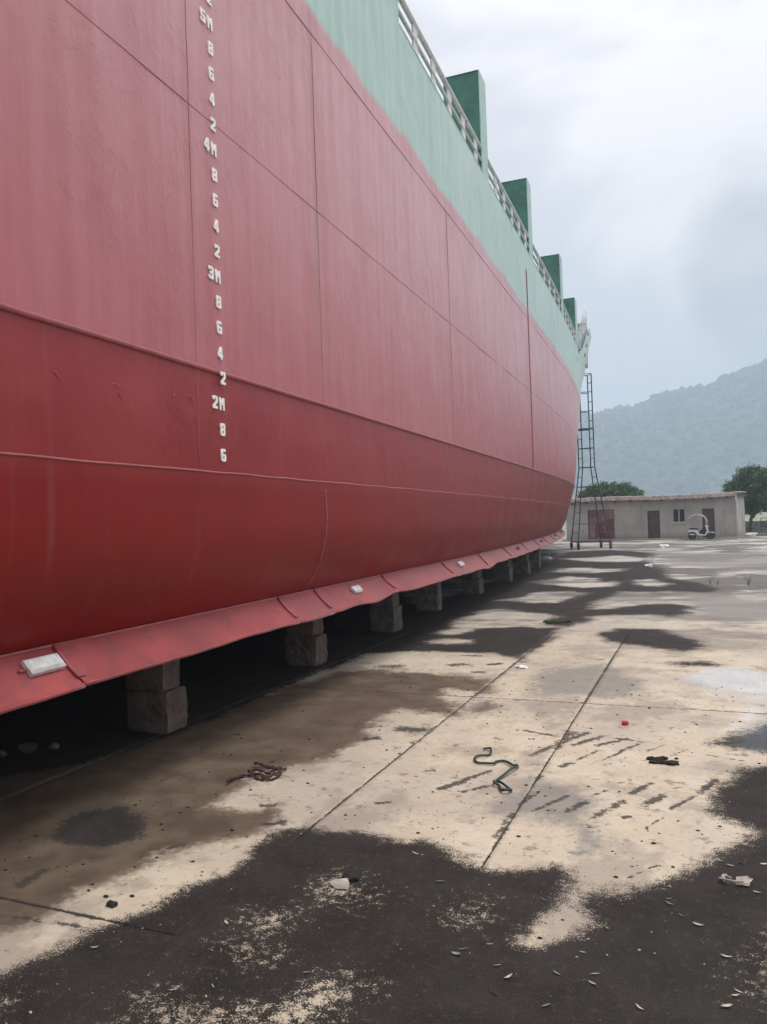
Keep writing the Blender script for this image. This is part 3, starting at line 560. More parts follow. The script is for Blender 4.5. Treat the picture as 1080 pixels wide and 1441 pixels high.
for a, b_ in zip(CUT[:-1], CUT[1:]):
    km = MB(); n = max(3, int((b_-a)/.12)); d0 = .012*mnoise.noise(Vector((a*7.3, 0, 1))); d1 = .012*mnoise.noise(Vector((a*5.1, 3, 1)))
    def kq(s, q, l):
        p = keel_pt(s, q, l); t = (s-a)/(b_-a); return (p[0], p[1], p[2]+q*(d0*(1-t)+d1*t))
    sl = [a+.004+(b_-a-.008)*i/n for i in range(n+1)]
    km.grid([[kq(s, q, .010) for q in (0, .25, .5, .75, .97)] for s in sl]+[])
    km.grid([[kq(s, .97, .010), kq(s, 1.02, .004), kq(s, 1.02, -.008), kq(s, .97, -.012)] for s in sl])
    km.grid([[kq(s, q, -.012) for q in (.97, .5, 0)] for s in sl])
    kp = fixn(part(km, 'keel_plate', M['strip'], keel, True))
    em = MB(); em.tube([kq(s, 1.0, 0) for s in sl], .016, 8); em.build('edge', M['strip'], None, True).parent = keel
for gi, s in enumerate(GS):
    m = MB()   # flat doubler tapering outward with a raised rib on its near edge
    w = .30 if gi % 3 else .42
    top = [keel_pt(s, .03, .022), keel_pt(s, .80, .022), keel_pt(s+.05, .82, .022), keel_pt(s+w, .03, .022)]
    bot = [keel_pt(s, .03, .006), keel_pt(s, .80, .006), keel_pt(s+.05, .82, .006), keel_pt(s+w, .03, .006)]
    m.add(top+bot, [(0,1,2,3),(7,6,5,4)]+[(i, (i+1) % 4+0, 4+(i+1) % 4, 4+i) for i in range(4)])
    fixn(part(m, 'gusset', M['strip'], keel))
    m = MB(); m.tube([keel_pt(s-.006, q, .020) for q in (.03, .25, .5, .82)], [.013, .013, .013, .010], 6); part(m, 'rib', M['bar'], keel, True)
def anode(s, ln, q0=.22, q1=.52, h=.055):
    m = MB(); b = .02
    lo = [keel_pt(s, q0, .012), keel_pt(s, q1, .012), keel_pt(s+ln, q1, .012), keel_pt(s+ln, q0, .012)]
    mi = [keel_pt(s, q0, h*.7), keel_pt(s, q1, h*.7), keel_pt(s+ln, q1, h*.7), keel_pt(s+ln, q0, h*.7)]
    hi = [keel_pt(s+b, q0+.04, h), keel_pt(s+b, q1-.05, h), keel_pt(s+ln-b, q1-.05, h), keel_pt(s+ln-b, q0+.04, h)]
    fs = [(8,9,10,11)]
    for k in (0, 4): fs += [(k+i, k+(i+1) % 4, k+4+(i+1) % 4, k+4+i) for i in range(4)]
    m.add(lo+mi+hi, fs); a = fixn(part(m, 'anode', M['zinc']))
    for e in (s-.05, s+ln+.05):
        m = MB(); m.tube([keel_pt(s+ln/2, (q0+q1)/2, .016), keel_pt(e, (q0+q1)/2, .016)], .010, 6); part(m, 'strap', M['strip'], a)
anode(3.36, .26); anode(8.08, .20, .25, .52, .06); anode(12.75, .24, .25, .55, .06); anode(-.2, .3)
for s in (19.0, 24.3, 29.5, 33.9):
    m = MB(); m.tube([keel_pt(s, .35, .01), keel_pt(s, .35, .07), keel_pt(s+.10, .42, .05)], .022, 6); part(m, 'anode_stub', M['seam'], keel)
    m = MB(); m.tube([keel_pt(s+.22, .45, .01), keel_pt(s+.22, .45, .06)], .02, 6); part(m, 'anode_stub', M['seam'], keel)
# draft numerals, welded plate letters: (outline, holes) on a 6 x 10 grid
def oct_(x0, y0, x1, y1, c): return [(x0+c,y0),(x1-c,y0),(x1,y0+c),(x1,y1-c),(x1-c,y1),(x0+c,y1),(x0,y1-c),(x0,y0+c)]
GL = {
 '8': ([(1,0),(5,0),(6,1),(6,4.4),(5.4,5),(6,5.6),(6,9),(5,10),(1,10),(0,9),(0,5.6),(.6,5),(0,4.4),(0,1)], [[(2.1,2.1),(3.9,2.1),(3.9,4.0),(2.1,4.0)], [(2.1,6.1),(3.9,6.1),(3.9,7.9),(2.1,7.9)]]),
 '6': ([(1,0),(5,0),(6,1),(6,5),(5,6),(2.2,6),(2.2,7.9),(5.6,7.9),(5.6,9.2),(4.8,10),(1,10),(0,9),(0,1)], [[(2.1,2.0),(3.9,2.0),(3.9,4.2),(2.1,4.2)]]),
 '4': ([(3,0),(5.2,0),(5.2,1.8),(6,1.8),(6,3.8),(5.2,3.8),(5.2,10),(3,10),(0,3.8),(0,1.8),(3,1.8)], [[(1.7,3.9),(3.1,3.9),(3.1,6.8)]]),
 '2': ([(0,0),(6,0),(6,2),(2.8,2),(6,5.4),(6,9),(5,10),(1,10),(0,9),(0,6.8),(2.1,6.8),(2.1,8),(3.9,8),(3.9,6.2),(0,2.2)], []),
 '3': ([(1,0),(5,0),(6,1),(6,4.4),(5.4,5),(6,5.6),(6,9),(5,10),(1,10),(0,9),(0,7),(2,7),(2,8),(3.9,8),(3.9,6),(1.6,6),(1.6,4),(3.9,4),(3.9,2),(2,2),(2,3),(0,3),(0,1)], []),
 '5': ([(1,0),(5,0),(6,1),(6,5),(5,6),(2.2,6),(2.2,8),(5.8,8),(5.8,10),(0,10),(0,4.2),(3.9,4.2),(3.9,2),(2,2),(2,2.8),(0,2.8),(0,1)], []),
 'M': ([(0,0),(1.9,0),(1.9,5.6),(3,3.2),(4.1,5.6),(4.1,0),(6,0),(6,10),(4.4,10),(3,7),(1.6,10),(0,10)], []),
}
GMESH = {}
def glyph_mesh(ch, h=.099):
    if ch in GMESH: return GMESH[ch]
    out, holes = GL[ch]; cu = bpy.data.curves.new('glyph', 'CURVE'); cu.dimensions = '2D'; cu.fill_mode = 'BOTH'; cu.extrude = .005
    k = h/10
    for loop in [out]+holes:
        sp = cu.splines.new('POLY'); sp.points.add(len(loop)-1); sp.use_cyclic_u = True
        for q, (x, y) in zip(sp.points, loop): q.co = (x*k*1.12, y*k, 0, 1)
    ob = bpy.data.objects.new('glyph', cu); COL.objects.link(ob); dg = bpy.context.evaluated_depsgraph_get()
    me = bpy.data.meshes.new_from_object(ob.evaluated_get(dg)); bpy.data.objects.remove(ob); bpy.data.curves.remove(cu)
    me.name = 'draft_numeral'; me.materials.clear(); me.materials.append(M['white']); GMESH[ch] = me; return me
def numeral(ch, s, z):
    prd = .026 if abs(z+.05-2.96) < .09 else .0075
    o = bpy.data.objects.new('draft_numeral', glyph_mesh(ch)); COL.objects.link(o); o.parent = ship; o.matrix_parent_inverse = PINV
    o.matrix_world = Matrix(((0,0,1,hx_(s,z)+prd),(1,0,0,s),(0,1,0,z),(0,0,0,1)))
    o.matrix_basis = o.matrix_world
DZ = .668
for m_ in range(2, 7):
    for d in (8, 6, 4, 2):
        zz = DZ+m_-1+d/10
        if m_ == 2 and d < 6: continue
        if m_ < 6 or d == 2: numeral(str(d), 5.13, zz)
    if m_ <= 5:
        numeral('M', 5.13, DZ+m_); numeral(str(m_), 5.035, DZ+m_+.004)
# box columns along the rail, open rails between them
CS = [-18.1, -12.6, -7.2, -1.7, 3.9, 9.40, 14.85, 20.1, 26.4, 31.95]
ZC = 10.60
for s in CS:
    x = hx_(s+.25, 8.57)-.004
    c = MB(); c.box(x-.74, x-.02, s, s+.52, 8.1, ZC); col = part(c, 'column', M['dkgreen'])
    c = MB(); c.box(x-.018, x, s-.012, s+.53, 8.576, ZC+.012); part(c, 'side_plate', M['pale'], col)
    c = MB(); c.box(x-.76, x-.02, s-.014, s+.53, ZC+.002, ZC+.014); part(c, 'cap_plate', M['dkgreen'], col)
    c = MB(); c.tube([(x-.42, s-.10, 9.35), (x-.42, s-.02, 9.35)], .05, 10); c.tube([(x-.42, s-.10, 9.35), (x-.42, s-.10, 9.12)], .03, 8); part(c, 'lashing_eye', M['steel'], col)
for k in range(len(CS)-1):
    a, b = CS[k]+.53, CS[k+1]-.012
    rail = MB(); X = lambda s: hx_(s, 8.57)-.03
    rail.tube([(X(s), s, 9.05) for s in np.linspace(a, b, 14)], .044, 8); r_ = part(rail, 'top_rail', M['rail'], smooth=True)
    mr = MB(); mr.tube([(X(s), s, 8.80) for s in np.linspace(a, b, 14)], .030, 8); part(mr, 'mid_rail', M['rail'], r_, True)
    n = 5; st = (b-a)/(n+.35)
    for i in range(1, n+1):
        s = a+st*i-.12
        pm = MB(); w = .11; x = X(s)
        pm.prism([(s-w*1.25, 8.566), (s+w*1.25, 8.566), (s+w, 8.7), (s+w, 9.045), (s-w, 9.045), (s-w, 8.7)], 'x', x-.012, x+.012); fixn(part(pm, 'rail_post', M['rail'], r_))
    cap = MB(); cap.tube([(hx_(s, 8.57)-.004, s, 8.572) for s in np.linspace(a, b, 14)], .012, 6); part(cap, 'gunwale_edge', M['pale'], r_, True)
# fore part: rail from the last column to the forecastle, bollards, fairlead and staff
a, b = CS[-1]+.53, 35.2
m = MB(); m.tube([(hx_(s, 8.57)-.05, s, 9.05) for s in np.linspace(a, b, 6)], .03, 8); part(m, 'top_rail', M['rail'], smooth=True)
for (s, x, z0, z1, r) in ((38.2,-4.02,9.3,10.75,.13),(38.9,-3.98,9.3,11.15,.14),(39.6,-3.96,9.3,11.35,.13)):
    m = MB(); m.tube([(x, s, z0), (x, s, z1)], r, 10); m.tube([(x, s, z1), (x, s, z1+.07)], r*1.25, 10); part(m, 'bollard', M['rail'])
m = MB(); m.box(-4.75, -4.10, 38.4, 40.0, 9.3, 11.2); part(m, 'windlass', M['rail'])
m = MB(); m.tube([(-4.05, 40.5, 9.3), (-3.98, 40.5, 11.7), (-3.86, 40.5, 12.55)], [.17, .15, .015], 8); part(m, 'staff', M['rail'], smooth=True)
for (s, z) in ((39.9, 10.9), (38.6, 10.05), (37.7, 9.4)):
    m = MB(); x = hx_(s, z); m.tube([(x-.06, s, z), (x+.035, s, z)], .10, 12); part(m, 'fairlead', M['steel'])

# ------------------------------------------------------------------ blocks under the hull
def block_mat(name, c, dirt): return plain(name, c, .85, .35, 7, bump=.9, bscale=26, dirt=dirt)
M['block'] = block_mat('old_concrete_block', (.140, .105, .085), (.15, .045, .036))
M['block2'] = block_mat('old_concrete_block_grey', (.140, .120, .102), (.060, .042, .034))
M['timber'] = plain('grey_timber', (.16, .14, .12), .85, .4, 9, bump=.8, bscale=30)
def rough_box(x0, x1, y0, y1, z0, z1, seed, amp=.012, nx=10, ny=4, nz=5):
    bm = bmesh.new(); bmesh.ops.create_cube(bm, size=1); bmesh.ops.subdivide_edges(bm, edges=bm.edges, cuts=7, use_grid_fill=True)
    m = MB(); vs = []
    for v in bm.verts:
        q = v.co*2; m3 = sum(1 for c in q if abs(abs(c)-1) < 1e-4)
        k = {1: 1, 2: .965, 3: .90}.get(m3, 1)
        p = Vector((x0+(q.x*(1-(1-k)*.2)+1)/2*(x1-x0), y0+(q.y*k+1)/2*(y1-y0), z0+(q.z*(k if q.z > 0 else 1)+1)/2*(z1-z0)))
        n_ = mnoise.noise_vector(p*7+Vector((seed,)*3))*amp*1.5+mnoise.noise_vector(p*24+Vector((seed,)*3))*amp*.7
        if q.z < -.99: n_.z = 0
        vs.append(p+n_)
    bm.verts.index_update(); fs = [tuple(v.index for v in f.verts) for f in bm.faces]; bm.free()
    return m.add(vs, fs)
ORD = ['nearest', 'second', 'third', 'fourth', 'fifth', 'sixth', 'seventh', 'eighth']
BLK = [(5.66,-4.14,.30,.36),(8.78,-4.22,.34,.37),(11.66,-4.22,.40,.40),(14.46,-4.36,.36,0),(17.7,-4.30,.44,.38),(21.2,-4.30,.42,.40),(24.0,-4.30,.42,.40),(27.0,-4.45,.42,0)]
for i, (y, xf, w, h) in enumerate(BLK):
    dep = .42 if h else .4; zt = KEEL-.003
    if h:
        o = rough_box(xf-dep, xf, y-w/2, y+w/2, 0.002, h, i*3.3, .014).build('concrete_block', M['block' if i < 2 else 'block2'])
        tag(o, 'lower weathered concrete block of the %s pile under the hull, counted from the camera' % ORD[i], 'block', 'blocks under the ship')
        o = rough_box(xf-dep, xf-.03, y-w/2*.88-.02, y+w/2*.88-.02, h+.004, zt, i*3.3+1, .008).build('concrete_block', M['block' if i < 2 else 'block2'])
        tag(o, 'upper concrete block of the %s pile under the hull, counted from the camera' % ORD[i], 'block', 'blocks under the ship')
    else:
        o = rough_box(xf-.45, xf, y-w*.42, y+w*.42, .002, zt, i*3.3, .006).build('timber_post', M['timber'])
        tag(o, ('short squared timber post holding the hull between the third and fifth block piles' if i == 3 else 'farthest short timber post under the hull near the bow'), 'post', 'blocks under the ship')
for k, (x, y, r) in enumerate(((-4.92, 4.76, .075), (-5.05, 4.62, .05), (-4.8, 4.9, .04))):
    tag(MB().rock((x, y, r*.6), r, k+20, (1.4, .8, .6), 1, .9).build('rubble_stone', M['block2']), ['largest pale stone in the dark under the hull', 'mid-sized pale stone on the far side of the largest in the dark under the hull', 'smallest pale stone on the near side in the dark under the hull'][k], 'stone', 'stones under the hull')

# ------------------------------------------------------------------ rolling ladder tower
tow = empty('rolling_ladder', (-4.2, 41.2, 0)); tag(tow, 'tall dark steel ladder tower on wheels beside the ship bow', 'ladder')
TI = Matrix.Translation((4.2, -41.2, 0))
def tpart(mb, name, mat, parent=None, smooth=False):
    o = mb.build(name, mat, parent or tow, smooth)
    if o.parent is tow: o.matrix_parent_inverse = TI
    return o
BASE = {'FL': (-5.20, 41.75), 'NL': (-4.68, 40.35), 'FR': (-3.72, 42.25), 'NR': (-3.12, 40.75)}
TOP = {'FL': (-4.66, 41.75), 'NL': (-4.42, 41.30), 'FR': (-4.06, 41.85), 'NR': (-3.82, 41.40)}
ZK, ZT, ZB = 4.27, 9.15, .34
def tp(c, z):
    if z >= ZK: return (TOP[c][0], TOP[c][1], z)
    k = (ZK-z)/(ZK-ZB); return (TOP[c][0]*(1-k)+BASE[c][0]*k, TOP[c][1]*(1-k)+BASE[c][1]*k, z)
for c in BASE:
    m = MB(); m.tube([tp(c, ZB-.05), tp(c, ZK), tp(c, ZT)], .030, 8); tpart(m, 'post', M['steel'], smooth=False)
    x, y = BASE[c]
    wm = MB(); wm.tube([(x-.05, y-.01, .17), (x+.05, y+.01, .17)], .165, 18); w_ = tpart(wm, 'wheel', M['rubber'] if c[1] == 'L' else M['rust'])
    wm = MB(); wm.tube([(x-.058, y-.012, .17), (x+.058, y+.012, .17)], .075, 12); tpart(wm, 'hub', M['steel'], w_)
    wm = MB(); wm.box(x-.075, x-.06, y-.04, y+.04, .15, .40); wm.box(x+.06, x+.075, y-.04, y+.04, .15, .40); wm.box(x-.075, x+.075, y-.05, y+.05, .40, .415); tpart(wm, 'caster_fork', M['steel'])
def bar(a, b, z, name, r=.021, z2=None):
    m = MB(); m.tube([tp(a, z), tp(b, z2 or z)], r, 6); tpart(m, name, M['steel'])
for z in (ZT, 8.2, 7.2, 6.25, 5.27, 4.27, 3.25):
    bar('FL', 'FR', z, 'cross_bar'); bar('NL', 'NR', z, 'cross_bar')
bar('NL', 'NR', 1.32, 'cross_bar'); bar('NL', 'NR', .38, 'cross_bar', .03); bar('FL', 'FR', .38, 'cross_bar', .03); bar('FL', 'NL', .38, 'cross_bar', .03); bar('FR', 'NR', .38, 'cross_bar', .03)
for z in (9.12, 8.7, 7.7, 6.72, 5.76, 5.27, 4.75, 4.27, 3.75, 3.25, 2.5, 1.9, 1.32, .86):
    bar('FL', 'NL', z, 'rung', .018); bar('FR', 'NR', z, 'rung', .018)
m = MB(); q = [tp(c, 6.27) for c in ('FL', 'NL', 'NR', 'FR')]; m.add(q+[(x, y, z+.05) for x, y, z in q], [(3,2,1,0),(4,5,6,7)]+[(i, (i+1) % 4, 4+(i+1) % 4, 4+i) for i in range(4)]); tpart(m, 'plank', M['timber'])

# ------------------------------------------------------------------ shed
SA = Vector((3.6, 53.3, 0)); SU = Vector((-.98200645, .18884739, 0)); RZ = math.atan2(-SU.y, -SU.x)    # local +x runs to the right in the picture
shed = empty('shed', SA, RZ); tag(shed, 'low grey plastered shed with tiled eaves, two brown doors and a rusty gate', 'shed')
LEN, DEP, WH = 11.0, 4.5, 2.62
def wall_mat():
    t = NT('stained_plaster'); p = t.obj(); n = t.noise(p, .8, 6, .6); m_ = t.noise(p, 5, 6, .65); st = t.noise(t.obj((3, 3, .35)), 1.3, 6, .65)
    c = t.mix(t.ramp(n, .3, .7), (.34, .31, .285), (.46, .425, .395)); c = t.mix(t.math('MULTIPLY', t.ramp(st, .5, .7), .3), c, (.20, .18, .165))
    sp = t.new('ShaderNodeSeparateXYZ'); t.l.new(t.obj(), sp.inputs[0])
    c = t.mix(t.math('MULTIPLY', t.ramp(t.math('ADD', sp.outputs[2], t.math('MULTIPLY', m_, .5)), .25, .75, 1, 0), .6), c, (.19, .185, .14))
    c = t.mix(t.ramp(m_, .66, .74, 0, .5), c, (.16, .14, .13))
    return t.done(c, .9, t.bump(m_, .5, .02))
M['plaster'] = wall_mat()
M['door'] = plain('brown_door_paint', (.085, .045, .045), .6, .3, 4, dirt=(.13, .08, .08))
M['rustgate'] = plain('rusty_gate', (.20, .10, .095), .8, .45, 1.6, bump=.4, bscale=20, dirt=(.30, .24, .22))
M['redgate'] = plain('red_patch_paint', (.13, .035, .035), .75, .4, 3, dirt=(.22, .09, .08))
M['tile'] = plain('pink_grey_tile', (.52, .42, .39), .85, .35, 5, dirt=(.22, .12, .11))
M['glass'] = plain('dark_window_glass', (.03, .035, .04), .08, .3, 2, bump=0)
M['frame'] = plain('pale_window_frame', (.48, .45, .43), .6, .15)
M['pipe'] = plain('white_pipe', (.62, .64, .62), .45, .1)
# front wall pieces with openings: x = -u
OPEN = [(-9.45, -7.62, 0, 2.11), (-5.43, -4.63, 0, 1.91), (-3.83, -3.03, 1.08, 1.99), (-2.0, -1.26, 0, 1.92)]
wm = MB(); TW = .2; x = -LEN
for (a, b, z0, z1) in OPEN:
    wm.box(x, a, 0, TW, 0, WH+.06); 
    if z0 > 0: wm.box(a, b, 0, TW, 0, z0)
    wm.box(a, b, 0, TW, z1, WH+.06); x = b
wm.box(x, 0, 0, TW, 0, WH+.06)
wall = wm.build('front_wall', M['plaster'], shed)
m = MB(); m.box(-LEN, -LEN+.2, TW+.001, DEP, 0, WH+.06); m.box(-.2, 0, TW+.001, DEP, 0, WH+.06); m.box(-LEN+.2, -.2, DEP-.2, DEP, 0, WH+.06); m.build('rear_walls', M['plaster'], shed)
m = MB(); m.box(-LEN-.1, -.22, .23, DEP-.22, -.01, .03); m.build('inner_floor', M['plaster'], shed)
# roof: rows of half-round tiles running down to the eaves
rm = MB(); P = []; nx = 150
x0, x1 = -LEN-.05, .14
for i in range(nx*4+1):
    x = x0+(x1-x0)*i/(nx*4); wv = .05*abs(math.sin(math.pi*i/8)); sag = .05*math.sin(x*.55)+.015*mnoise.noise(Vector((x*2, 0, 0)))
    P.append([(x, yv, WH+.26+wv+sag+(yv+.35)*.012) for yv in (-.38, 1.2, 2.8, DEP+.2)])
rm.grid(P); roof = rm.build('roof', M['tile'], shed)
rm = MB(); P2 = [[(p[0][0], -.38, p[0][2]-.0), (p[0][0], -.375, WH+.03+.05*math.sin(p[0][0]*.55))] for p in P]; rm.grid(P2); rm.build('eaves_edge', M['tile'], roof)
rm = MB(); rm.box(x0, x1, -.33, DEP+.15, WH+.06, WH+.20); rm.build('eaves_board', M['door'], roof)
for k in range(11):
    m = MB(); xx = -LEN+.5+k*1.0; m.box(xx, xx+.09, -.32, -.01, WH-.08, WH+.02); m.build('rafter_end', M['door'], roof)
def door(a, b, z1, mat, name='door', planks=5):
    m = MB(); m.box(a+.05, b-.05, .10, .13, .02, z1-.05); d = m.build(name, mat, shed)
    m = MB(); m.box(a, a+.05, .04, .16, 0, z1); m.box(b-.05, b, .04, .16, 0, z1); m.box(a+.05, b-.05, .04, .16, z1-.05, z1); m.build('door_frame', M['door'], d)
    w = (b-a-.1)/planks
    for k in range(planks):
        m = MB(); m.bbox(a+.05+w*k+.004, a+.05+w*(k+1)-.004, .078, .099, .03, z1-.06, .004); m.build('plank', mat, d)
    m = MB(); m.tube([(b-.14, .075, .95), (b-.14, .03, .95), (b-.14, .03, 1.07), (b-.14, .075, 1.07)], .012, 6); m.build('handle', M['steel'], d)
    return d
door(*OPEN[1][:2], 1.91, M['door']); door(*OPEN[3][:2], 1.92, M['door'])
g_ = door(OPEN[0][0], OPEN[0][1], 2.11, M['rustgate'], 'gate', 4)
for (a, b, z0, z1) in ((-8.95, -8.35, .25, 1.25), (-8.25, -7.75, .55, 1.45), (-8.7, -7.8, .12, .5)):
    m = MB(); m.box(a, b, .060, .0765, z0, z1); m.build('metal_patch', M['redgate'], g_)
a, b, z0, z1 = OPEN[2]
m = MB(); m.box(a, b, .06, .14, z0, z0+.05); m.box(a, b, .06, .14, z1-.05, z1); m.box(a, a+.05, .06, .14, z0+.05, z1-.05); m.box(b-.05, b, .06, .14, z0+.05, z1-.05); m.box((a+b)/2-.03, (a+b)/2+.03, .055, .14, z0+.05, z1-.05); win = m.build('window', M['frame'], shed)
for q0, q1 in ((a+.052, (a+b)/2-.032), ((a+b)/2+.032, b-.052)):
    m = MB(); m.box(q0, q1, .10, .108, z0+.052, z1-.052); m.build('pane', M['glass'], win)
    m = MB(); m.box(q0+.10, q1-.06, .115, .12, z0+.40, z0+.62); m.build('curtain', M['frame'], win)
m = MB(); m.box(a-.06, b+.06, -.06, .05, z0-.07, z0-.004); m.build('sill', M['frame'], win)
m = MB(); m.tube([(.06, -.30, 2.62), (.06, -.30, 2.45), (.08, -.08, 2.2), (.08, -.06, 1.9), (.08, -.06, .05)], .045, 8); m.build('downpipe', M['pipe'], shed, True)
m = MB(); m.box(-6.9, -6.6, -.03, -.003, 2.0, 2.28); m.build('meter_box', M['frame'], shed)
m = MB(); m.box(-LEN, .15, -.9, -.005, .006, .07); m.build('plinth', M['plaster'], shed)

# ------------------------------------------------------------------ scooter with rain hoop
M['scw'] = plain('white_scooter_plastic', (.80, .80, .80), .3, .04, 5, bump=0)
M['blk'] = plain('black_plastic', (.02, .02, .022), .5, .2, 8)
M['hoop'] = plain('grey_hoop_tube', (.42, .41, .38), .4, .2, 5)
sp_ = SA + SU*1.86 + Vector((-.18884739, -.98200645, 0))*1.55
sc = empty('scooter', (sp_.x, sp_.y, 0.004), RZ); tag(sc, 'white electric scooter with black seat and a rain canopy hoop beside the shed', 'scooter')
def wheel(x):
    pts = [(x+.20*math.cos(a), 0, .235+.20*math.sin(a)) for a in np.linspace(0, 2*math.pi, 25)]
    m = MB(); m.tube(pts, .05, 8, False); w = m.build('wheel', M['rubber'], sc, True)
    m = MB(); m.tube([(x, -.03, .235), (x, .03, .235)], .14, 16); m.build('rim', M['steel'], w)
wheel(-.52); wheel(.55)
m = MB(); m.prism([(-.82,.50),(-.75,.62),(-.25,.60),(-.12,.46),(-.10,.36),(.25,.30),(.27,.24),(-.12,.26),(-.24,.36),(-.30,.46),(-.60,.48)], 'y', -.13, .13); fixn(m.build('body', M['scw'], sc))
m = MB(); m.prism([(-.70,.30),(-.62,.36),(-.33,.34),(-.36,.27)], 'y', -.14, .14); fixn(m.build('rear_guard', M['scw'], sc))
m = MB(); m.prism([(-.20,.605),(-.62,.635),(-.72,.68),(-.55,.73),(-.25,.71),(-.12,.64)], 'y', -.12, .12); fixn(m.build('seat', M['blk'], sc))
m = MB(); m.prism([(.22,.24),(.30,.24),(.47,.52),(.36,.88),(.28,.92),(.26,.88),(.38,.54)], 'y', -.16, .16); fixn(m.build('leg_shield', M['scw'], sc))
m = MB(); m.prism([(-.10,.27),(.24,.25),(.36,.55),(.26,.84),(.05,.60),(-.10,.48)], 'y', -.09, .09); fixn(m.build('front_storage', M['blk'], sc))
m = MB(); m.prism([(.40,.44),(.62,.47),(.78,.40),(.76,.37),(.60,.43),(.42,.38)], 'y', -.07, .07); fixn(m.build('front_mudguard', M['scw'], sc))
m = MB(); m.tube([(.55,0,.235),(.42,0,.70),(.30,0,.96)], .03, 8); m.build('fork', M['steel'], sc)
m = MB(); m.tube([(.22,-.30,1.0),(.30,-.12,.97),(.30,.12,.97),(.22,.30,1.0)], .018, 8); hb = m.build('handlebar', M['blk'], sc)
for s_ in (-1, 1):
    m = MB(); m.tube([(.26,s_*.28,1.0),(.30,s_*.33,1.14)], .008, 6); m.rock((.30,s_*.33,1.17), .05, 3, (.4,1,.8), 1, .1); m.build('mirror', M['blk'], hb)
m = MB(); m.rock((.42,0,.80), .07, 2, (.7,1,1), 2, .05); m.build('headlight', M['frame'], sc, True)
m = MB(); m.rock((-.83,0,.52), .045, 2, (.6,1.6,.8), 2, .05); m.build('tail_light', M['redgate'], sc, True)
for s_ in (-.22, .22):
    hp = [(-.66,s_,.60),(-.78,s_,.78),(-.80,s_,1.05),(-.72,s_,1.30),(-.52,s_,1.48),(-.20,s_,1.53),(.10,s_,1.50),(.27,s_,1.38),(.36,s_,1.18),(.36,s_,.98),(.32,s_,.86)]
    m = MB(); m.tube(hp, .032, 8); m.build('canopy_hoop', M['hoop'], sc, True)
m = MB(); m.grid([[(x, y, z-.01*(y/.2)**2) for y in (-.22,-.1,.1,.22)] for x, z in ((-.30,1.525),(-.1,1.535),(.10,1.51),(.20,1.45),(.27,1.385),(.31,1.30))]); m.build('canopy_sheet', M['blk'], sc, True)
m = MB(); m.tube([(-.1,-.10,.26),(-.16,-.24,.02)], .015, 6); m.build('stand', M['steel'], sc)

# ------------------------------------------------------------------ trees, wall and plants
def leaf_mat(name, a, b):
    t = NT(name); p = t.pos(); n = t.noise(p, 1.4, 4); f = t.noise(p, 9, 3)
    c = t.mix(t.ramp(n, .35, .65), a, b); c = t.mix(t.ramp(f, .5, .75, 0, .5), c, tuple(min(1, x*1.5) for x in b))
    return t.done(c, .6, Subsurface_Weight=0.0)
M['leaf'] = leaf_mat('dark_leaf', (.024, .062, .016), (.055, .125, .032))
M['leaf2'] = leaf_mat('green_leaf', (.030, .075, .016), (.065, .145, .035))
M['bark'] = plain('bark', (.085, .065, .05), .9, .35, 8, bump=.8, bscale=20)
def tree(x, y, trunk_h, lobes, nleaf, size, mat, label, seed):
    r = random.Random(seed); t = empty('tree', (x, y, -.03)); tag(t, label, 'tree', 'trees behind the shed')
    m = MB(); top = Vector((lobes[0][0]*.4, 0, trunk_h))
    m.tube([(0,0,0),(.03,.02,trunk_h*.4),(top.x*.6,.0,trunk_h*.8),top], [.17,.13,.11,.09], 9)
    for (lx, ly, lz, a, b, c) in lobes:
        mid = (top+Vector((lx, ly, lz)))/2+Vector((r.uniform(-.2,.2), r.uniform(-.2,.2), 0)); m.tube([top-Vector((0,0,.3)), mid, (lx, ly, lz), (lx+r.uniform(-.4,.4)*a, ly, lz+c*.6)], [.08,.055,.035,.012], 6)
        for k in range(5):
            e = Vector((lx+r.uniform(-.8,.8)*a, ly+r.uniform(-.8,.8)*b, lz+r.uniform(-.6,.8)*c)); m.tube([mid, (mid+e)/2+Vector((0,0,.1)), e], [.04,.025,.008], 5)
    m.build('trunk', M['bark'], t, True)
    cm_ = MB(); tot = sum(a*b*c for *_, a, b, c in lobes)
    for (lx, ly, lz, a, b, c) in lobes:
        ncl = max(12, int(nleaf/26*a*b*c/tot))
        for k in range(ncl):
            while True:
                d = Vector((r.gauss(0,1), r.gauss(0,1), r.gauss(0,1)))
                if d.length > 1e-3: break
            d.normalize(); rr = r.uniform(.45, 1.0)**.6*(1+.22*mnoise.noise(d*2.3+Vector((seed,0,0))))
            cc = Vector((lx+d.x*a*rr, ly+d.y*b*rr, lz+d.z*c*rr)); cr_ = r.uniform(.14, .30)
            for j in range(26):
                p = cc+Vector((r.gauss(0,1), r.gauss(0,1), r.gauss(0,.8)))*cr_*.6; s = size*r.uniform(.6, 1.3)
                n = Vector((r.uniform(-1,1), r.uniform(-1,1), r.uniform(-.2,1.2))).normalized(); u = n.orthogonal().normalized()
                ang = r.uniform(0, 6.28); v = n.cross(u); e = u*math.cos(ang)+v*math.sin(ang); w = n.cross(e)
                cm_.add([p-e*s, p+w*s*.45, p+e*s, p-w*s*.45], [(0,1,2,3)])
    cm_.build('crown', mat, t); return t
tree(4.9, 60, 1.5, [(.55,.0,3.15,1.75,1.5,1.35),(-.55,.1,2.95,1.15,1.1,1.0),(1.6,.2,2.5,1.3,1.3,1.05),(.2,-.2,4.0,1.0,1.0,.85),(.0,-.1,1.9,.75,.75,.5),(1.3,0,3.6,1.1,1.1,.9)], 26000, .10, M['leaf'], 'dark round-crowned tree standing past the right end of the shed', 5)
